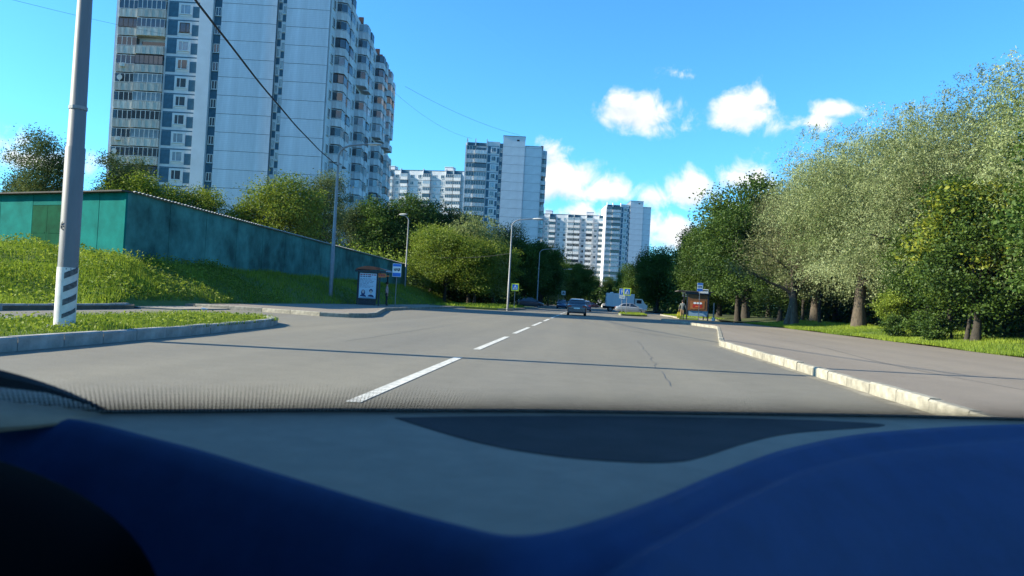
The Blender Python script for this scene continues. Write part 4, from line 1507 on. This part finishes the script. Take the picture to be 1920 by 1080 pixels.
T = sign_post('road_sign', 'grey backs of two road signs in the shade left of the rounded tree', 11.9, 96.0, .15, 3.0, [('back', 2.7, .55)], R(3))
MB().box(.3, .7, -.012, .012, 2.5, 3.3).build('plate', M['sign_back'], T)


# ------------------------------------------------------------------ bus shelters
def quad_text_lines(parent, x0, x1, z1, rows, mat_, y):
    rq = random.Random(9)
    for (zz, hh, frac) in rows:
        b = MB()
        xx = x0
        while xx < x0 + (x1 - x0) * frac:
            w = rq.uniform(.08, .24)
            b.box(xx, min(xx + w, x1), y - .003, y, zz, zz + hh)
            xx += w + .05
        b.build('text_line', mat_, parent)


B = thing('bus_shelter', 'left bus shelter with arched rust red roof and a lit up poster', 'bus shelter', (-15.25, 52.6, .15), R(6))
SW, SD = 3.6, 1.7     # runs along the road (local y), open towards +x
for (x, y) in ((-.75, 0), (.75, 0), (-.75, SW), (.75, SW)):
    MB().box(x - .05, x + .05, y - .05, y + .05, 0, 2.35).build('post', M['shelter_dark'], B)
# arched roof: curved across, sloping up to a long brim
b = MB()
vs, fs = [], []
nn = 12
for i in range(nn + 1):
    q = i / nn
    xx = -.95 + 2.35 * q
    zz = 2.42 + .33 * math.sin(math.pi * min(1, q * 1.02)) ** .8 * (1 - .25 * q)
    for yy in (-.25, SW + .3):
        vs += [(xx, yy, zz), (xx, yy, zz - .05)]
    if i:
        o = 4 * (i - 1)
        fs += [(o, o + 4, o + 6, o + 2), (o + 1, o + 3, o + 7, o + 5), (o, o + 1, o + 5, o + 4), (o + 2, o + 6, o + 7, o + 3)]
b.add(vs, fs)
b.build('roof', M['rust_roof'], B, smooth=True)
MB().box(-.95, 1.35, -.28, -.2, 2.3, 2.42).build('roof_beam', M['shelter_dark'], B)
arc = [(-.93 + 1.75 * i / 10, 2.425 + .32 * math.sin(math.pi * (.04 + .92 * i / 10)) ** .8 * .93) for i in range(11)]
b = MB()
b.add([(x, -.262, z) for x, z in arc] + [(x, -.236, z) for x, z in arc], [tuple(range(11)), tuple(range(21, 10, -1))] + [(i, (i + 1) % 11, 11 + (i + 1) % 11, 11 + i) for i in range(11)])
b.build('roof_end', M['rust_roof'], B)
MB().box(-.66, .56, -.08, .08, .0, .375).build('lightbox_foot', M['shelter_dark'], B)
MB().box(1.2, 1.5, -.3, SW + .3, 2.36, 2.44).build('brim', M['bluegrey'], B)
L_ = MB().box(-.72, .62, -.12, .12, .38, 2.28).build('lightbox', M['shelter_dark'], B)
P_ = MB().box(-.64, .54, -.135, -.122, .46, 2.22).build('poster', M['poster'], L_)
MB().box(-.6, .5, .124, .13, .46, 2.2).build('poster', M['poster'], L_)
for i_, (nm, rows, m_) in enumerate((('t', [(2.08, .07, .95)], 'red_text'), ('t', [(1.96, .06, .55)], 'navy_text'), ('t', [(1.82 - .085 * k, .022, f) for k, f in enumerate((.98, .6, .75, .7, .55, .5, .8, .62))], 'navy_text'))):
    quad_text_lines(L_, -.6, .5, 0, rows, M[m_], -.1365)
# two printed heads on the poster, flat print
def disc(cx, cz, rx, rz_, y, n=14, a0=0, a1=2 * math.pi):
    vs = [(cx + rx * math.cos(a0 + (a1 - a0) * i / n), y, cz + rz_ * math.sin(a0 + (a1 - a0) * i / n)) for i in range(n)]
    return MB().add(vs, [tuple(range(n))])
for (cx, hair) in ((-.34, 1), (.2, 0)):
    if hair:
        disc(cx, .86, .14, .21, -.1362).build('printed_hair', M['navy_text'], L_)
    else:
        disc(cx, 1.0, .13, .13, -.1362).build('printed_hair', M['navy_text'], L_)
    disc(cx, .92, .085, .12, -.1375).build('printed_face', M['skin_print'], L_)
    disc(cx, .56, .22, .18, -.1370, 14, 0, math.pi * 1.0).build('printed_shoulders', M['navy_text'], L_)
MB().box(-.6, .5, -.1385, -.1378, .47, .55).build('printed_band', M['bluegrey'], L_)
for i in range(3):
    MB().box(-.8, -.76, .12 + i * 1.16, 1.22 + i * 1.16, .3, 2.2).build('back_pane', M['shelter_dark'], B)
MB().box(-.6, -.2, .8, 2.8, .42, .47).build('bench', M['brown_panel'], B)
o = MB().box(.66, 1.18, -.15, -.09, 1.98, 2.26).build('route_board', M['orange'], B)
MB().box(.72, .80, -.153, -.1505, 2.05, 2.19).box(.84, .96, -.153, -.1505, 2.05, 2.19).box(1.0, 1.1, -.153, -.1505, 2.05, 2.19).build('route_digits', M['red_text'], o)
MB().box(1.2, 1.42, -.14, -.10, 2.06, 2.13).build('route_bracket', M['orange'], B)

B = thing('bus_shelter', 'right bus shelter, brown with an orange and red advert under dark trees', 'bus shelter', (9.9, 70.3, .15), R(-2))
for (x, y) in ((-.9, 0), (.95, 0), (-.9, 3.4), (.95, 3.4)):
    MB().box(x - .05, x + .05, y - .05, y + .05, 0, 2.4).build('post', M['shelter_dark'], B)
b = MB()
b.prism([(-1.75, -.3), (1.3, -.3), (1.3, 3.8), (-1.75, 3.8)], 2.52, 2.60)
b.build('roof', M['roofing'], B)
MB().box(-1.1, 1.1, -.22, -.12, 2.30, 2.50).build('roof_beam', M['shelter_dark'], B)
L_ = MB().box(-.82, .84, -.10, .10, .85, 2.3).build('lightbox', M['brown_panel'], B)
MB().box(-.62, .62, -.115, -.102, .98, 1.72).build('poster', M['ad_orange'], L_)
MB().box(-.42, .40, -.122, -.116, 1.12, 1.40).build('red_field', M['red'], L_)
MB().box(-.22, .22, -.127, -.1225, 1.18, 1.26).build('text_line', M['orange'], L_)
for cx in (-.25, .02, .25):
    disc(cx, 1.52, .13, .09, -.1195).build('printed_plate', M['sign_white'], L_)
MB().box(-.8, .9, -.03, .03, .35, .83).build('lower_panel', M['bluegrey'], B)
MB().box(.9, .94, .1, 3.3, .3, 2.2).build('back_pane', M['shelter_dark'], B)
o = MB().box(.05, .85, -.34, -.30, 2.42, 2.80).build('route_board', M['sign_white'], B)
MB().box(.12, .8, -.345, -.341, 2.62, 2.72).build('text_line', M['black_paint'], o)
sign_post('bus_stop_sign', 'bus stop sign above the roof of the right bus shelter', 9.95, 69.6, .15, 3.3, [('bus', 2.95, .5)], R(-2))
T = thing('litter_bin', 'small white footed pole with a bin right of the right shelter', 'bin', (11.25, 69.6, .15))
MB().tube([(0, 0, 0), (0, 0, 1.6)], .07, 10).build('post', M['pole_grey'], T)
MB().tube([(0, 0, 0), (0, 0, .28), (0, 0, .32)], [.16, .16, .1], 10).build('foot', M['white_paint'], T)


# ------------------------------------------------------------------ vehicles
def ring(x, w, z0, z1, r=.12, y_top=None):
    wt = w if y_top is None else y_top
    return [(x, -w + r * .6, z0), (x, w - r * .6, z0), (x, w, z0 + r), (x, w, (z0 + z1) * .55), (x, wt, z1 - r * .8), (x, wt - r, z1), (x, -wt + r, z1), (x, -wt, z1 - r * .8), (x, -w, (z0 + z1) * .55), (x, -w, z0 + r)]


def wheel(parent, x, y, r=.31, w=.2):
    s = 1 if y > 0 else -1
    n = 18
    tyre = MB()
    prof = [(y - s * w, r * .62), (y - s * w, r * .94), (y - s * w * .85, r), (y - s * .03, r), (y, r * .94), (y, r * .64), (y - s * .04, r * .62)]
    rings = [[(x + rr_ * math.cos(2 * math.pi * i / n), yy, r + rr_ * math.sin(2 * math.pi * i / n)) for i in range(n)] for yy, rr_ in prof]
    tyre.loft(rings)
    t = tyre.build('wheel', M['black'], parent, smooth=True)
    rim = MB()
    rings = [[(x + rr_ * math.cos(2 * math.pi * i / n), yy, r + rr_ * math.sin(2 * math.pi * i / n)) for i in range(n)] for yy, rr_ in ((y - s * .06, r * .61), (y - s * .02, r * .58), (y - s * .05, r * .4), (y - s * .01, r * .12))]
    rim.loft(rings)
    rim.build('rim', M['rim'], t, smooth=True)


def sedan(label, loc, rz, paint, w=.86, Ln=4.5, kind='sedan', group=None, plate=True):
    """local: car points to +x"""
    T = thing('parked_car' if group else 'sedan', label, 'car', loc, rz, group)
    h = Ln / 2
    hb = .52
    b = MB()
    st = [(-h, w * .86, .36, .80), (-h + .06, w * .93, .24, .93), (-h + .35, w * .98, .20, .99), (-h + .9, w, .19, 1.0), (-.3, w, .18, .98), (.7, w, .18, .95), (1.15, w * .99, .18, .93), (h - .5, w * .96, .20, .80), (h - .12, w * .88, .24, .68), (h, w * .74, .34, .58)]
    if kind == 'hatch':
        st[1:4] = [(-h + .06, w * .95, .24, .98), (-h + .35, w * .99, .2, 1.02), (-h + .9, w, .19, 1.02)]
    b.loft([ring(x, ww, z0, z1) for x, ww, z0, z1 in st])
    b.build('body', M[paint], T, smooth=True)
    rear = -h + (.55 if kind == 'sedan' else .12)
    cab = [(rear, w * .80, .96), (rear + (.55 if kind == 'sedan' else .30), w * .70, 1.38), (-.1, w * .70, 1.45), (.35, w * .68, 1.42), (1.2, w * .80, .92)]
    g = MB()
    rings = []
    for x, ww, zt in cab:
        zb = .90
        wb = w * .9
        f = max(.02, (zt - zb) / .55)
        rings.append([(x, -wb, zb), (x, wb, zb), (x, wb - (wb - ww) * min(1, f), zt - .02), (x, ww - .08, zt), (x, -ww + .08, zt), (x, -wb + (wb - ww) * min(1, f), zt - .02)])
    g.loft(rings)
    g.build('window_glass', M['car_glass'], T, smooth=True)
    x0, x1 = cab[1][0] + .02, cab[3][0] - .0
    rf = MB()
    rf.loft([[(x, -w * .69 + .04, z), (x, w * .69 - .04, z), (x, w * .66 - .05, z + .03), (x, -w * .66 + .05, z + .03)] for x, z in ((x0 - .06, cab[1][2] - .03), (x0 + .2, cab[1][2] + .02), (-.1, 1.452), (x1, 1.418), (x1 + .1, 1.37))])
    rf.build('roof', M[paint], T, smooth=True)
    for s in (-1, 1):
        pl = MB()
        for (xa, za, ya, xb, zb_, yb) in ((rear + .0, .95, w * .885, x0, 1.37, w * .705), (1.18, .93, w * .885, x1 + .05, 1.39, w * .70), (-.12, .95, w * .905, -.12, 1.41, w * .715)):
            pl.tube([(xa, s * ya, za), (xb, s * yb, zb_)], .035, 5)
        pl.build('pillar', M[paint], T)
        MB().box(1.0, 1.18, s * (w + .02) - .0, s * (w + .02) + s * .16, .95, 1.08).build('mirror', M[paint], T)
        wheel(T, h - .85, s * (w - .01))
        wheel(T, -h + .92, s * (w - .01))
        MB().box(-h - .012, -h + .14, s * w * .56 if s > 0 else -w * .90, s * w * .90 if s > 0 else -w * .56, .72, .88).build('tail_light', M['tail'], T)
        MB().box(h - .22, h - .03, s * w * .45 if s > 0 else -w * .84, s * w * .84 if s > 0 else -w * .45, .56, .70).build('headlight', M['head'], T)
        for xx in (-.12, ):
            MB().box(xx - .3, xx - .14, s * (w + .004) - .008, s * (w + .004) + .008, .80, .83).build('door_handle', M['black'], T)
    MB().box(-h - .03, -h + .1, -w * .84, w * .84, .34, .55).build('bumper', M[paint], T)
    MB().box(-h - .038, -h - .031, -.26, .26, .60 if kind == 'x' else .58, .69).box(-h - .031, -h + .03, -.2, .2, .60, .66).build('number_plate', M['sign_white'], T)
    return T


sedan('dark grey sedan driving ahead near the centre line', (-.85, 68.6, .0), R(91), 'car_grey', .85, 4.4, 'sedan')
sedan('silver grey sedan parked sideways in front of the white truck', (6.5, 116.0, .0), R(3), 'car_silver', .86, 4.4)
sedan('dark car far ahead of the dark grey sedan', (-.2, 108, 0), R(90), 'car_navy', .85, 4.4, 'hatch')
sedan('bluish grey car coming along the left lane far ahead', (-4.2, 132, 0), R(-90), 'car_navy', .87, 4.4, 'hatch')
for i, (x, y, rz, pt, lab) in enumerate([(-4.6, 205, 80, 'car_navy', 'dark parked car left of the far street lamp'), (-2.6, 215, 10, 'car_grey', 'grey parked car behind the far street lamp'), (1.5, 225, 5, 'car_red', 'dark red parked car at the far end of the road'),
        (6.3, 215, 8, 'car_white', 'white parked car at the far end of the road'), (-8.8, 118, 20, 'car_grey', 'grey parked car under the trees left of the van'), (-9.6, 126, 24, 'car_white', 'pale parked car under the trees behind a grey one')]):
    sedan(lab, (x, y, .05 if x < -8 else 0), R(rz), pt, .86, 4.3, 'hatch' if i % 2 else 'sedan', 'cars parked far down the road')
T = thing('box_truck', 'white box truck with its cab towards the right trees', 'truck', (6.2, 126.0, 0), R(2))
MB().box(-3.1, 1.35, -1.15, 1.15, .85, 3.0).build('cargo_box', M['truck_box'], T)
for x in (-1.9, -.7, .5):
    MB().box(x - .02, x + .02, -1.165, -1.152, .9, 2.95).build('box_rib', M['sign_white'], T)
cb = MB().prism_x([(0, 0)], 0, 0) if False else MB()
prof = [(1.5, .55), (3.45, .55), (3.5, 1.25), (3.1, 1.55), (2.65, 2.25), (1.5, 2.3)]
cb.add([(x, -1.0, z) for x, z in prof] + [(x, 1.0, z) for x, z in prof], [tuple(range(6)), tuple(range(11, 5, -1))] + [(i, (i + 1) % 6, 6 + (i + 1) % 6, 6 + i) for i in range(6)])
cb.build('cab', M['car_white'], T)
MB().box(1.75, 2.55, -1.012, -1.002, 1.55, 2.1).build('cab_window', M['car_glass'], T)
MB().box(-3.6, 3.3, -.5, .5, .5, .93).build('chassis', M['black'], T)
for x in (-2.4, 2.6):
    for s in (-1, 1):
        wheel(T, x, s * 1.0, .42, .26)
# roadworks clutter and a bin bag far off: a small heap of litter by the dirt path
tag(MB().box(0, .14, 0, .09, 0, .06).box(.12, .22, .05, .12, 0, .04).build('litter', M['litter'], None, (-14.9, 28.6, .05), .4), 'scrap of white litter lying on the dirt path edge', 'litter')


# ------------------------------------------------------------------ people
def person(label, loc, rz, top, legs, arm_out=0.0, hgt=1.7):
    T = thing('person', label, 'person', loc, rz)
    s = hgt / 1.7
    V, E_, Rr = [], [], []

    def v(x, y, z, r):
        V.append((x * s, y * s, z * s))
        Rr.append(r * s)
        return len(V) - 1
    pel = v(0, 0, .93, .145)
    wa = v(0, 0, 1.08, .13)
    ch = v(0, .01, 1.28, .155)
    nb = v(0, 0, 1.42, .07)
    nk = v(0, -.01, 1.50, .055)
    hd = v(0, -.02, 1.58, .088)
    ht = v(0, -.01, 1.66, .075)
    E_ += [(pel, wa), (wa, ch), (ch, nb), (nb, nk), (nk, hd), (hd, ht)]
    hands = []
    for sd in (-1, 1):
        sh = v(sd * .17, 0, 1.36, .062)
        el = v(sd * (.22 + arm_out * .1), .02, 1.10, .045)
        wr = v(sd * (.23 + arm_out * .14), -.06, .86, .032)
        pa = v(sd * (.23 + arm_out * .14), -.07, .79, .034)
        E_ += [(ch, sh), (sh, el), (el, wr), (wr, pa)]
        hands.append((sd * (.23 + arm_out * .14) * s, -.07 * s, .77 * s, sd))
        hp = v(sd * .09, 0, .88, .10)
        kn = v(sd * .10, -.02, .49, .068)
        an = v(sd * .10, .02, .10, .042)
        ft = v(sd * .11, -.13, .035, .04)
        E_ += [(pel, hp), (hp, kn), (kn, an), (an, ft)]
    me = bpy.data.meshes.new('body')
    bm = bmesh.new()
    sl = bm.verts.layers.skin.verify()
    bv = []
    for i, c in enumerate(V):
        q = bm.verts.new(c)
        q[sl].radius = (Rr[i], Rr[i])
        q[sl].use_root = i == 0
        bv.append(q)
    for i, j in E_:
        bm.edges.new((bv[i], bv[j]))
    bm.to_mesh(me)
    bm.free()
    o = link('body', me, T)
    o.modifiers.new('skin', 'SKIN')
    sb = o.modifiers.new('sub', 'SUBSURF')
    sb.levels = sb.render_levels = 1
    dg = bpy.context.evaluated_depsgraph_get()
    dg.update()
    ev = bpy.data.meshes.new_from_object(o.evaluated_get(dg))
    o.modifiers.clear()
    o.data = ev
    ev.materials.clear()
    for m_ in (M['skin'], top, legs, M['black']):
        ev.materials.append(m_)
    for p in ev.polygons:
        x, y, z = p.center / s
        p.material_index = 0 if z > 1.44 or (abs(x) > .19 and z < .87) else (1 if z > .90 else (2 if z > .10 else 3))
        p.use_smooth = True
    fb = MB()
    for (x, y, z, sd) in hands:
        for k in range(4):
            yy = y - .028 * s + k * .018 * s
            ln_ = (.075, .085, .08, .062)[k] * s
            fb.tube([(x, yy, z + .01), (x - sd * .006, yy, z - ln_ * .55), (x - sd * .022, yy, z - ln_)], [.009 * s, .008 * s, .006 * s], 6)
        fb.tube([(x, y - .03 * s, z + .03 * s), (x - sd * .01, y - .055 * s, z), (x - sd * .018, y - .06 * s, z - .03 * s)], [.011 * s, .009 * s, .007 * s], 6)
    fb.build('fingers', M['skin'], T, smooth=True)
    hb = MB()
    rings = []
    for q in range(6):
        zz = 1.56 + .16 * q / 5
        rr_ = .105 * math.sqrt(max(.03, 1 - ((zz - 1.60) / .128) ** 2))
        rings.append([((rr_ * math.cos(t)) * s, (.012 + rr_ * 1.08 * math.sin(t)) * s, zz * s) for t in [i * math.pi / 6 for i in range(12)]])
    hb.loft(rings)
    hb.build('hair', M['hair'], T, smooth=True)
    fa_ = MB().box(-.013 * s, .013 * s, -.125 * s, -.10 * s, 1.555 * s, 1.60 * s)
    fa_.build('nose', M['skin'], T)
    return T


person('person in a pale pink top standing behind the poster of the left shelter', (-14.25, 53.8, .15), R(100), M['pink_top'], M['trousers'], 0, 1.68)
person('person in a grey jacket and tan trousers standing before the right shelter', (8.55, 69.9, .15), R(160), M['jacket'], M['tan'], .6, 1.72)
T = thing('shopping_bag', 'yellow shopping bag held by the person in the grey jacket', 'bag', (8.23, 69.8, .25))
b = MB()
b.loft([[(-.13, -.07, 0), (.13, -.07, 0), (.13, .07, 0), (-.13, .07, 0)], [(-.15, -.09, .2), (.15, -.09, .2), (.15, .09, .2), (-.15, .09, .2)], [(-.13, -.03, .5), (.13, -.03, .5), (.13, .03, .5), (-.13, .03, .5)]])
b.build('bag_body', M['bag_yellow'], T)
MB().tube([(-.08, 0, .49), (-.04, 0, .6), (.04, 0, .6), (.08, 0, .49)], .012, 6).build('handle', M['bag_yellow'], T)


# ------------------------------------------------------------------ the car we sit in: windscreen and dashboard
CAR = thing('car_interior', 'dark blue dashboard and windscreen of the car in the foreground', 'car interior', (0, 0, 0))
EDGE = [(-.58, .44), (-.53, .51), (-.46, .57), (-.40, .61), (-.32, .655), (-.24, .70), (-.145, .745), (-.05, .79), (.065, .835), (.18, .88), (.36, .95), (.55, 1.01), (.84, 1.09), (1.1, 1.13)]


def interp(pts, x):
    if x <= pts[0][0]:
        return pts[0][1]
    for (a, b_), (c, d) in zip(pts[:-1], pts[1:]):
        if x <= c:
            t = (x - a) / (c - a)
            return b_ + (d - b_) * t
    return pts[-1][1]


def catmull(pts, per=6):
    out = []
    P = [pts[0]] + list(pts) + [pts[-1]]
    for i in range(1, len(P) - 2):
        p0, p1, p2, p3 = [Vector(p) for p in P[i - 1:i + 3]]
        for k in range(per):
            t = k / per
            out.append(.5 * ((2 * p1) + (-p0 + p2) * t + (2 * p0 - 5 * p1 + 4 * p2 - p3) * t * t + (-p0 + 3 * p1 - 3 * p2 + p3) * t ** 3))
    out.append(Vector(pts[-1]))
    return out


ZD = .985
CREST = [(-.62, .445), (-.53, .515), (-.425, .580), (-.29, .522), (-.19, .462), (-.11, .412), (-.06, .384), (-.028, .372), (.004, .398), (.045, .455), (.10, .55), (.18, .672), (.30, .80), (.52, .945), (.80, 1.035), (1.1, 1.07)]
cr = catmull([(x, y, ZD) for x, y in CREST], 8)
# flat top shelf from the crest out to the glass
b = MB()
vs, fs = [], []
for i, p in enumerate(cr):
    ye = max(interp(EDGE, p.x) + .03, p.y + .02)
    for q in range(5):
        t = q / 4
        vs.append((p.x, p.y + (ye - p.y) * t, ZD))
    if i:
        o = 5 * i
        fs += [(o - 5 + k, o + k, o + k + 1, o - 4 + k) for k in range(4)]
b.add(vs, fs)
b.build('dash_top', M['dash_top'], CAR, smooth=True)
# shaped pad on the near side: rolls over the crest and falls towards the seats
LOWP = [(-.012, -.014), (0, .0005), (.006, -.001), (.016, -.010), (.028, -.026), (.042, -.050), (.062, -.088), (.09, -.14), (.13, -.21), (.19, -.32), (.25, -.46)]
PASP = [(-.016, -.014), (-.004, .001), (.012, .006), (.03, .005), (.045, -.002), (.058, -.004), (.085, .000), (.11, -.006), (.17, -.035), (.27, -.11), (.42, -.32)]
low = next(i for i, p in enumerate(cr) if p.x > -.02)
b = MB()
vs, fs = [], []
nq = len(LOWP)
for i, p in enumerate(cr):
    w_ = ss((i - low + 16) / 30.0)
    for (d0, z0), (d1, z1) in zip(LOWP, PASP):
        dy, dz = d0 + (d1 - d0) * w_, z0 + (z1 - z0) * w_
        vs.append((p.x - dy * .10, p.y - dy, ZD + dz))
    if i:
        o = nq * i
        fs += [(o - nq + k, o + k, o + k + 1, o - nq + k + 1) for k in range(nq - 1)]
b.add(vs, fs)
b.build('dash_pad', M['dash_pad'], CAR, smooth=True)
# sunken dark mat in the shelf
TR = [(-.17, .695), (-.11, .632), (-.06, .592), (-.01, .573), (.04, .573), (.075, .588), (.10, .62), (.15, .70), (.21, .775), (.33, .875), (.24, .872), (.06, .812), (-.07, .752)]
trp = catmull([(x, y, 0) for x, y in TR + [TR[0]]], 5)[:-1]
MB().prism([(p.x, p.y) for p in trp], ZD - .004, ZD + .0007).build('dash_mat', M['dash_tray'], CAR)
# left end: demister cap and instrument hood
b = MB()
rings = []
for x, yc, ry, rz_ in ((-.62, .52, .02, .004), (-.58, .53, .07, .018), (-.52, .555, .085, .026), (-.46, .575, .07, .020), (-.42, .593, .04, .010), (-.395, .603, .01, .002)):
    rings.append([(x, yc + ry * math.cos(t), ZD - .002 + rz_ * max(-.3, math.sin(t))) for t in [i * math.pi / 8 for i in range(16)]])
b.loft(rings)
b.build('corner_pad', M['dash_top'], CAR, smooth=True)
b = MB()
rings = []
for k in range(22):
    w_ = k / 21
    x = -.46 + .232 * math.sin(w_ * math.pi / 2)
    q = max(0.0, math.cos(w_ * math.pi / 2)) ** .36
    zt = .80 + .208 * q
    rings.append([(x, .44, .70), (x, .437, zt - .03), (x, .428, zt - .010), (x, .41, zt - .002), (x, .37, zt), (x, .30, zt - .004), (x, .275, zt - .014), (x, .266, zt - .035), (x, .265, .70)])
b.loft(rings)
b.build('instrument_hood', M['hood_black'], CAR, smooth=True)
seal = [(-.60, .56, ZD + .038), (-.55, .60, ZD + .031), (-.50, .622, ZD + .018), (-.455, .632, ZD + .004), (-.42, .637, ZD - .010)]
MB().tube([tuple(p) for p in catmull(seal, 5)], .011, 8).build('seal', M['black'], CAR, smooth=True)
# windscreen: real pane, dotted black print along its foot
b = MB()
vs, fs, uv = [], [], []
es = catmull([(x, y, 0) for x, y in EDGE], 4)
acc = 0
rows = [-.02, 0, .02, .05, .09, .2, .4, .7, 1.0, 1.35]
for i, p in enumerate(es):
    if i:
        acc += (p - es[i - 1]).length
    for v_ in rows:
        vs.append((p.x, p.y - .80 * v_, ZD + .60 * v_))
        uv.append((acc, v_))
    if i:
        o, nr = len(rows) * i, len(rows)
        fs += [(o - nr + k, o + k, o + k + 1, o - nr + k + 1) for k in range(nr - 1)]
b.add(vs, fs)
gm = bpy.data.materials.new('windscreen_glass')
gm.use_nodes = True
N, L = gm.node_tree.nodes, gm.node_tree.links
N.clear()
out = N.new('ShaderNodeOutputMaterial')
tr = N.new('ShaderNodeBsdfTransparent')
tr.inputs[0].default_value = (.94, .96, .955, 1)
gl = N.new('ShaderNodeBsdfGlossy')
gl.inputs['Roughness'].default_value = .02
mixg = N.new('ShaderNodeMixShader')
mixg.inputs[0].default_value = .035
L.new(tr.outputs[0], mixg.inputs[1])
L.new(gl.outputs[0], mixg.inputs[2])
blk = N.new('ShaderNodeBsdfDiffuse')
blk.inputs[0].default_value = (.018, .018, .02, 1)
uvn = N.new('ShaderNodeUVMap')
uvn.uv_map = 'glass'
sp = N.new('ShaderNodeSeparateXYZ')
L.new(uvn.outputs[0], sp.inputs[0])


def gmath(op, a, b_=None):
    n_ = N.new('ShaderNodeMath')
    n_.operation = op
    for i, q in enumerate((a, b_)):
        if q is None:
            continue
        if isinstance(q, (int, float)):
            n_.inputs[i].default_value = q
        else:
            L.new(q, n_.inputs[i])
    return n_.outputs[0]


pu, pv = .0033, .0048
vrow = gmath('DIVIDE', sp.outputs[1], pv)
odd = gmath('MULTIPLY', gmath('MODULO', gmath('FLOOR', vrow), 2.0), .5)
fu = gmath('SUBTRACT', gmath('FRACT', gmath('ADD', gmath('ADD', gmath('DIVIDE', sp.outputs[0], pu), odd), 100.0)), .5)
fv = gmath('SUBTRACT', gmath('FRACT', gmath('ADD', vrow, 100.0)), .5)
dist = gmath('SQRT', gmath('ADD', gmath('MULTIPLY', fu, fu), gmath('MULTIPLY', fv, fv)))
rad_ = gmath('MULTIPLY', gmath('SUBTRACT', 1.0, gmath('DIVIDE', sp.outputs[1], .058)), .56)
dot_ = gmath('LESS_THAN', dist, rad_)
fin = N.new('ShaderNodeMixShader')
L.new(dot_, fin.inputs[0])
L.new(mixg.outputs[0], fin.inputs[1])
L.new(blk.outputs[0], fin.inputs[2])
L.new(fin.outputs[0], out.inputs[0])
me = bpy.data.meshes.new('windscreen')
me.from_pydata(b.v, [], b.f)
ul = me.uv_layers.new(name='glass')
for lp in me.loops:
    ul.data[lp.index].uv = uv[lp.vertex_index]
me.materials.append(gm)
me.polygons.foreach_set('use_smooth', [True] * len(me.polygons))
link('windscreen', me, CAR)
# the rest of the cabin round the camera
MB().box(-.95, 1.3, -2.4, -.27, 1.80, 1.85).build('car_roof', M['cabin'], CAR)
MB().box(-.80, -.76, -2.4, .86, .2, 1.799).build('door', M['cabin'], CAR)  # unseen, windowless and raised with the roof to keep sun off the dash
MB().box(1.22, 1.26, -2.4, .9, .2, .98).build('door', M['cabin'], CAR)
MB().box(-.75, 1.21, -2.4, -2.36, .2, 1.799).build('tailgate', M['cabin'], CAR)
MB().box(-.75, 1.21, -2.35, .3, .2, .24).build('cabin_floor', M['cabin'], CAR)
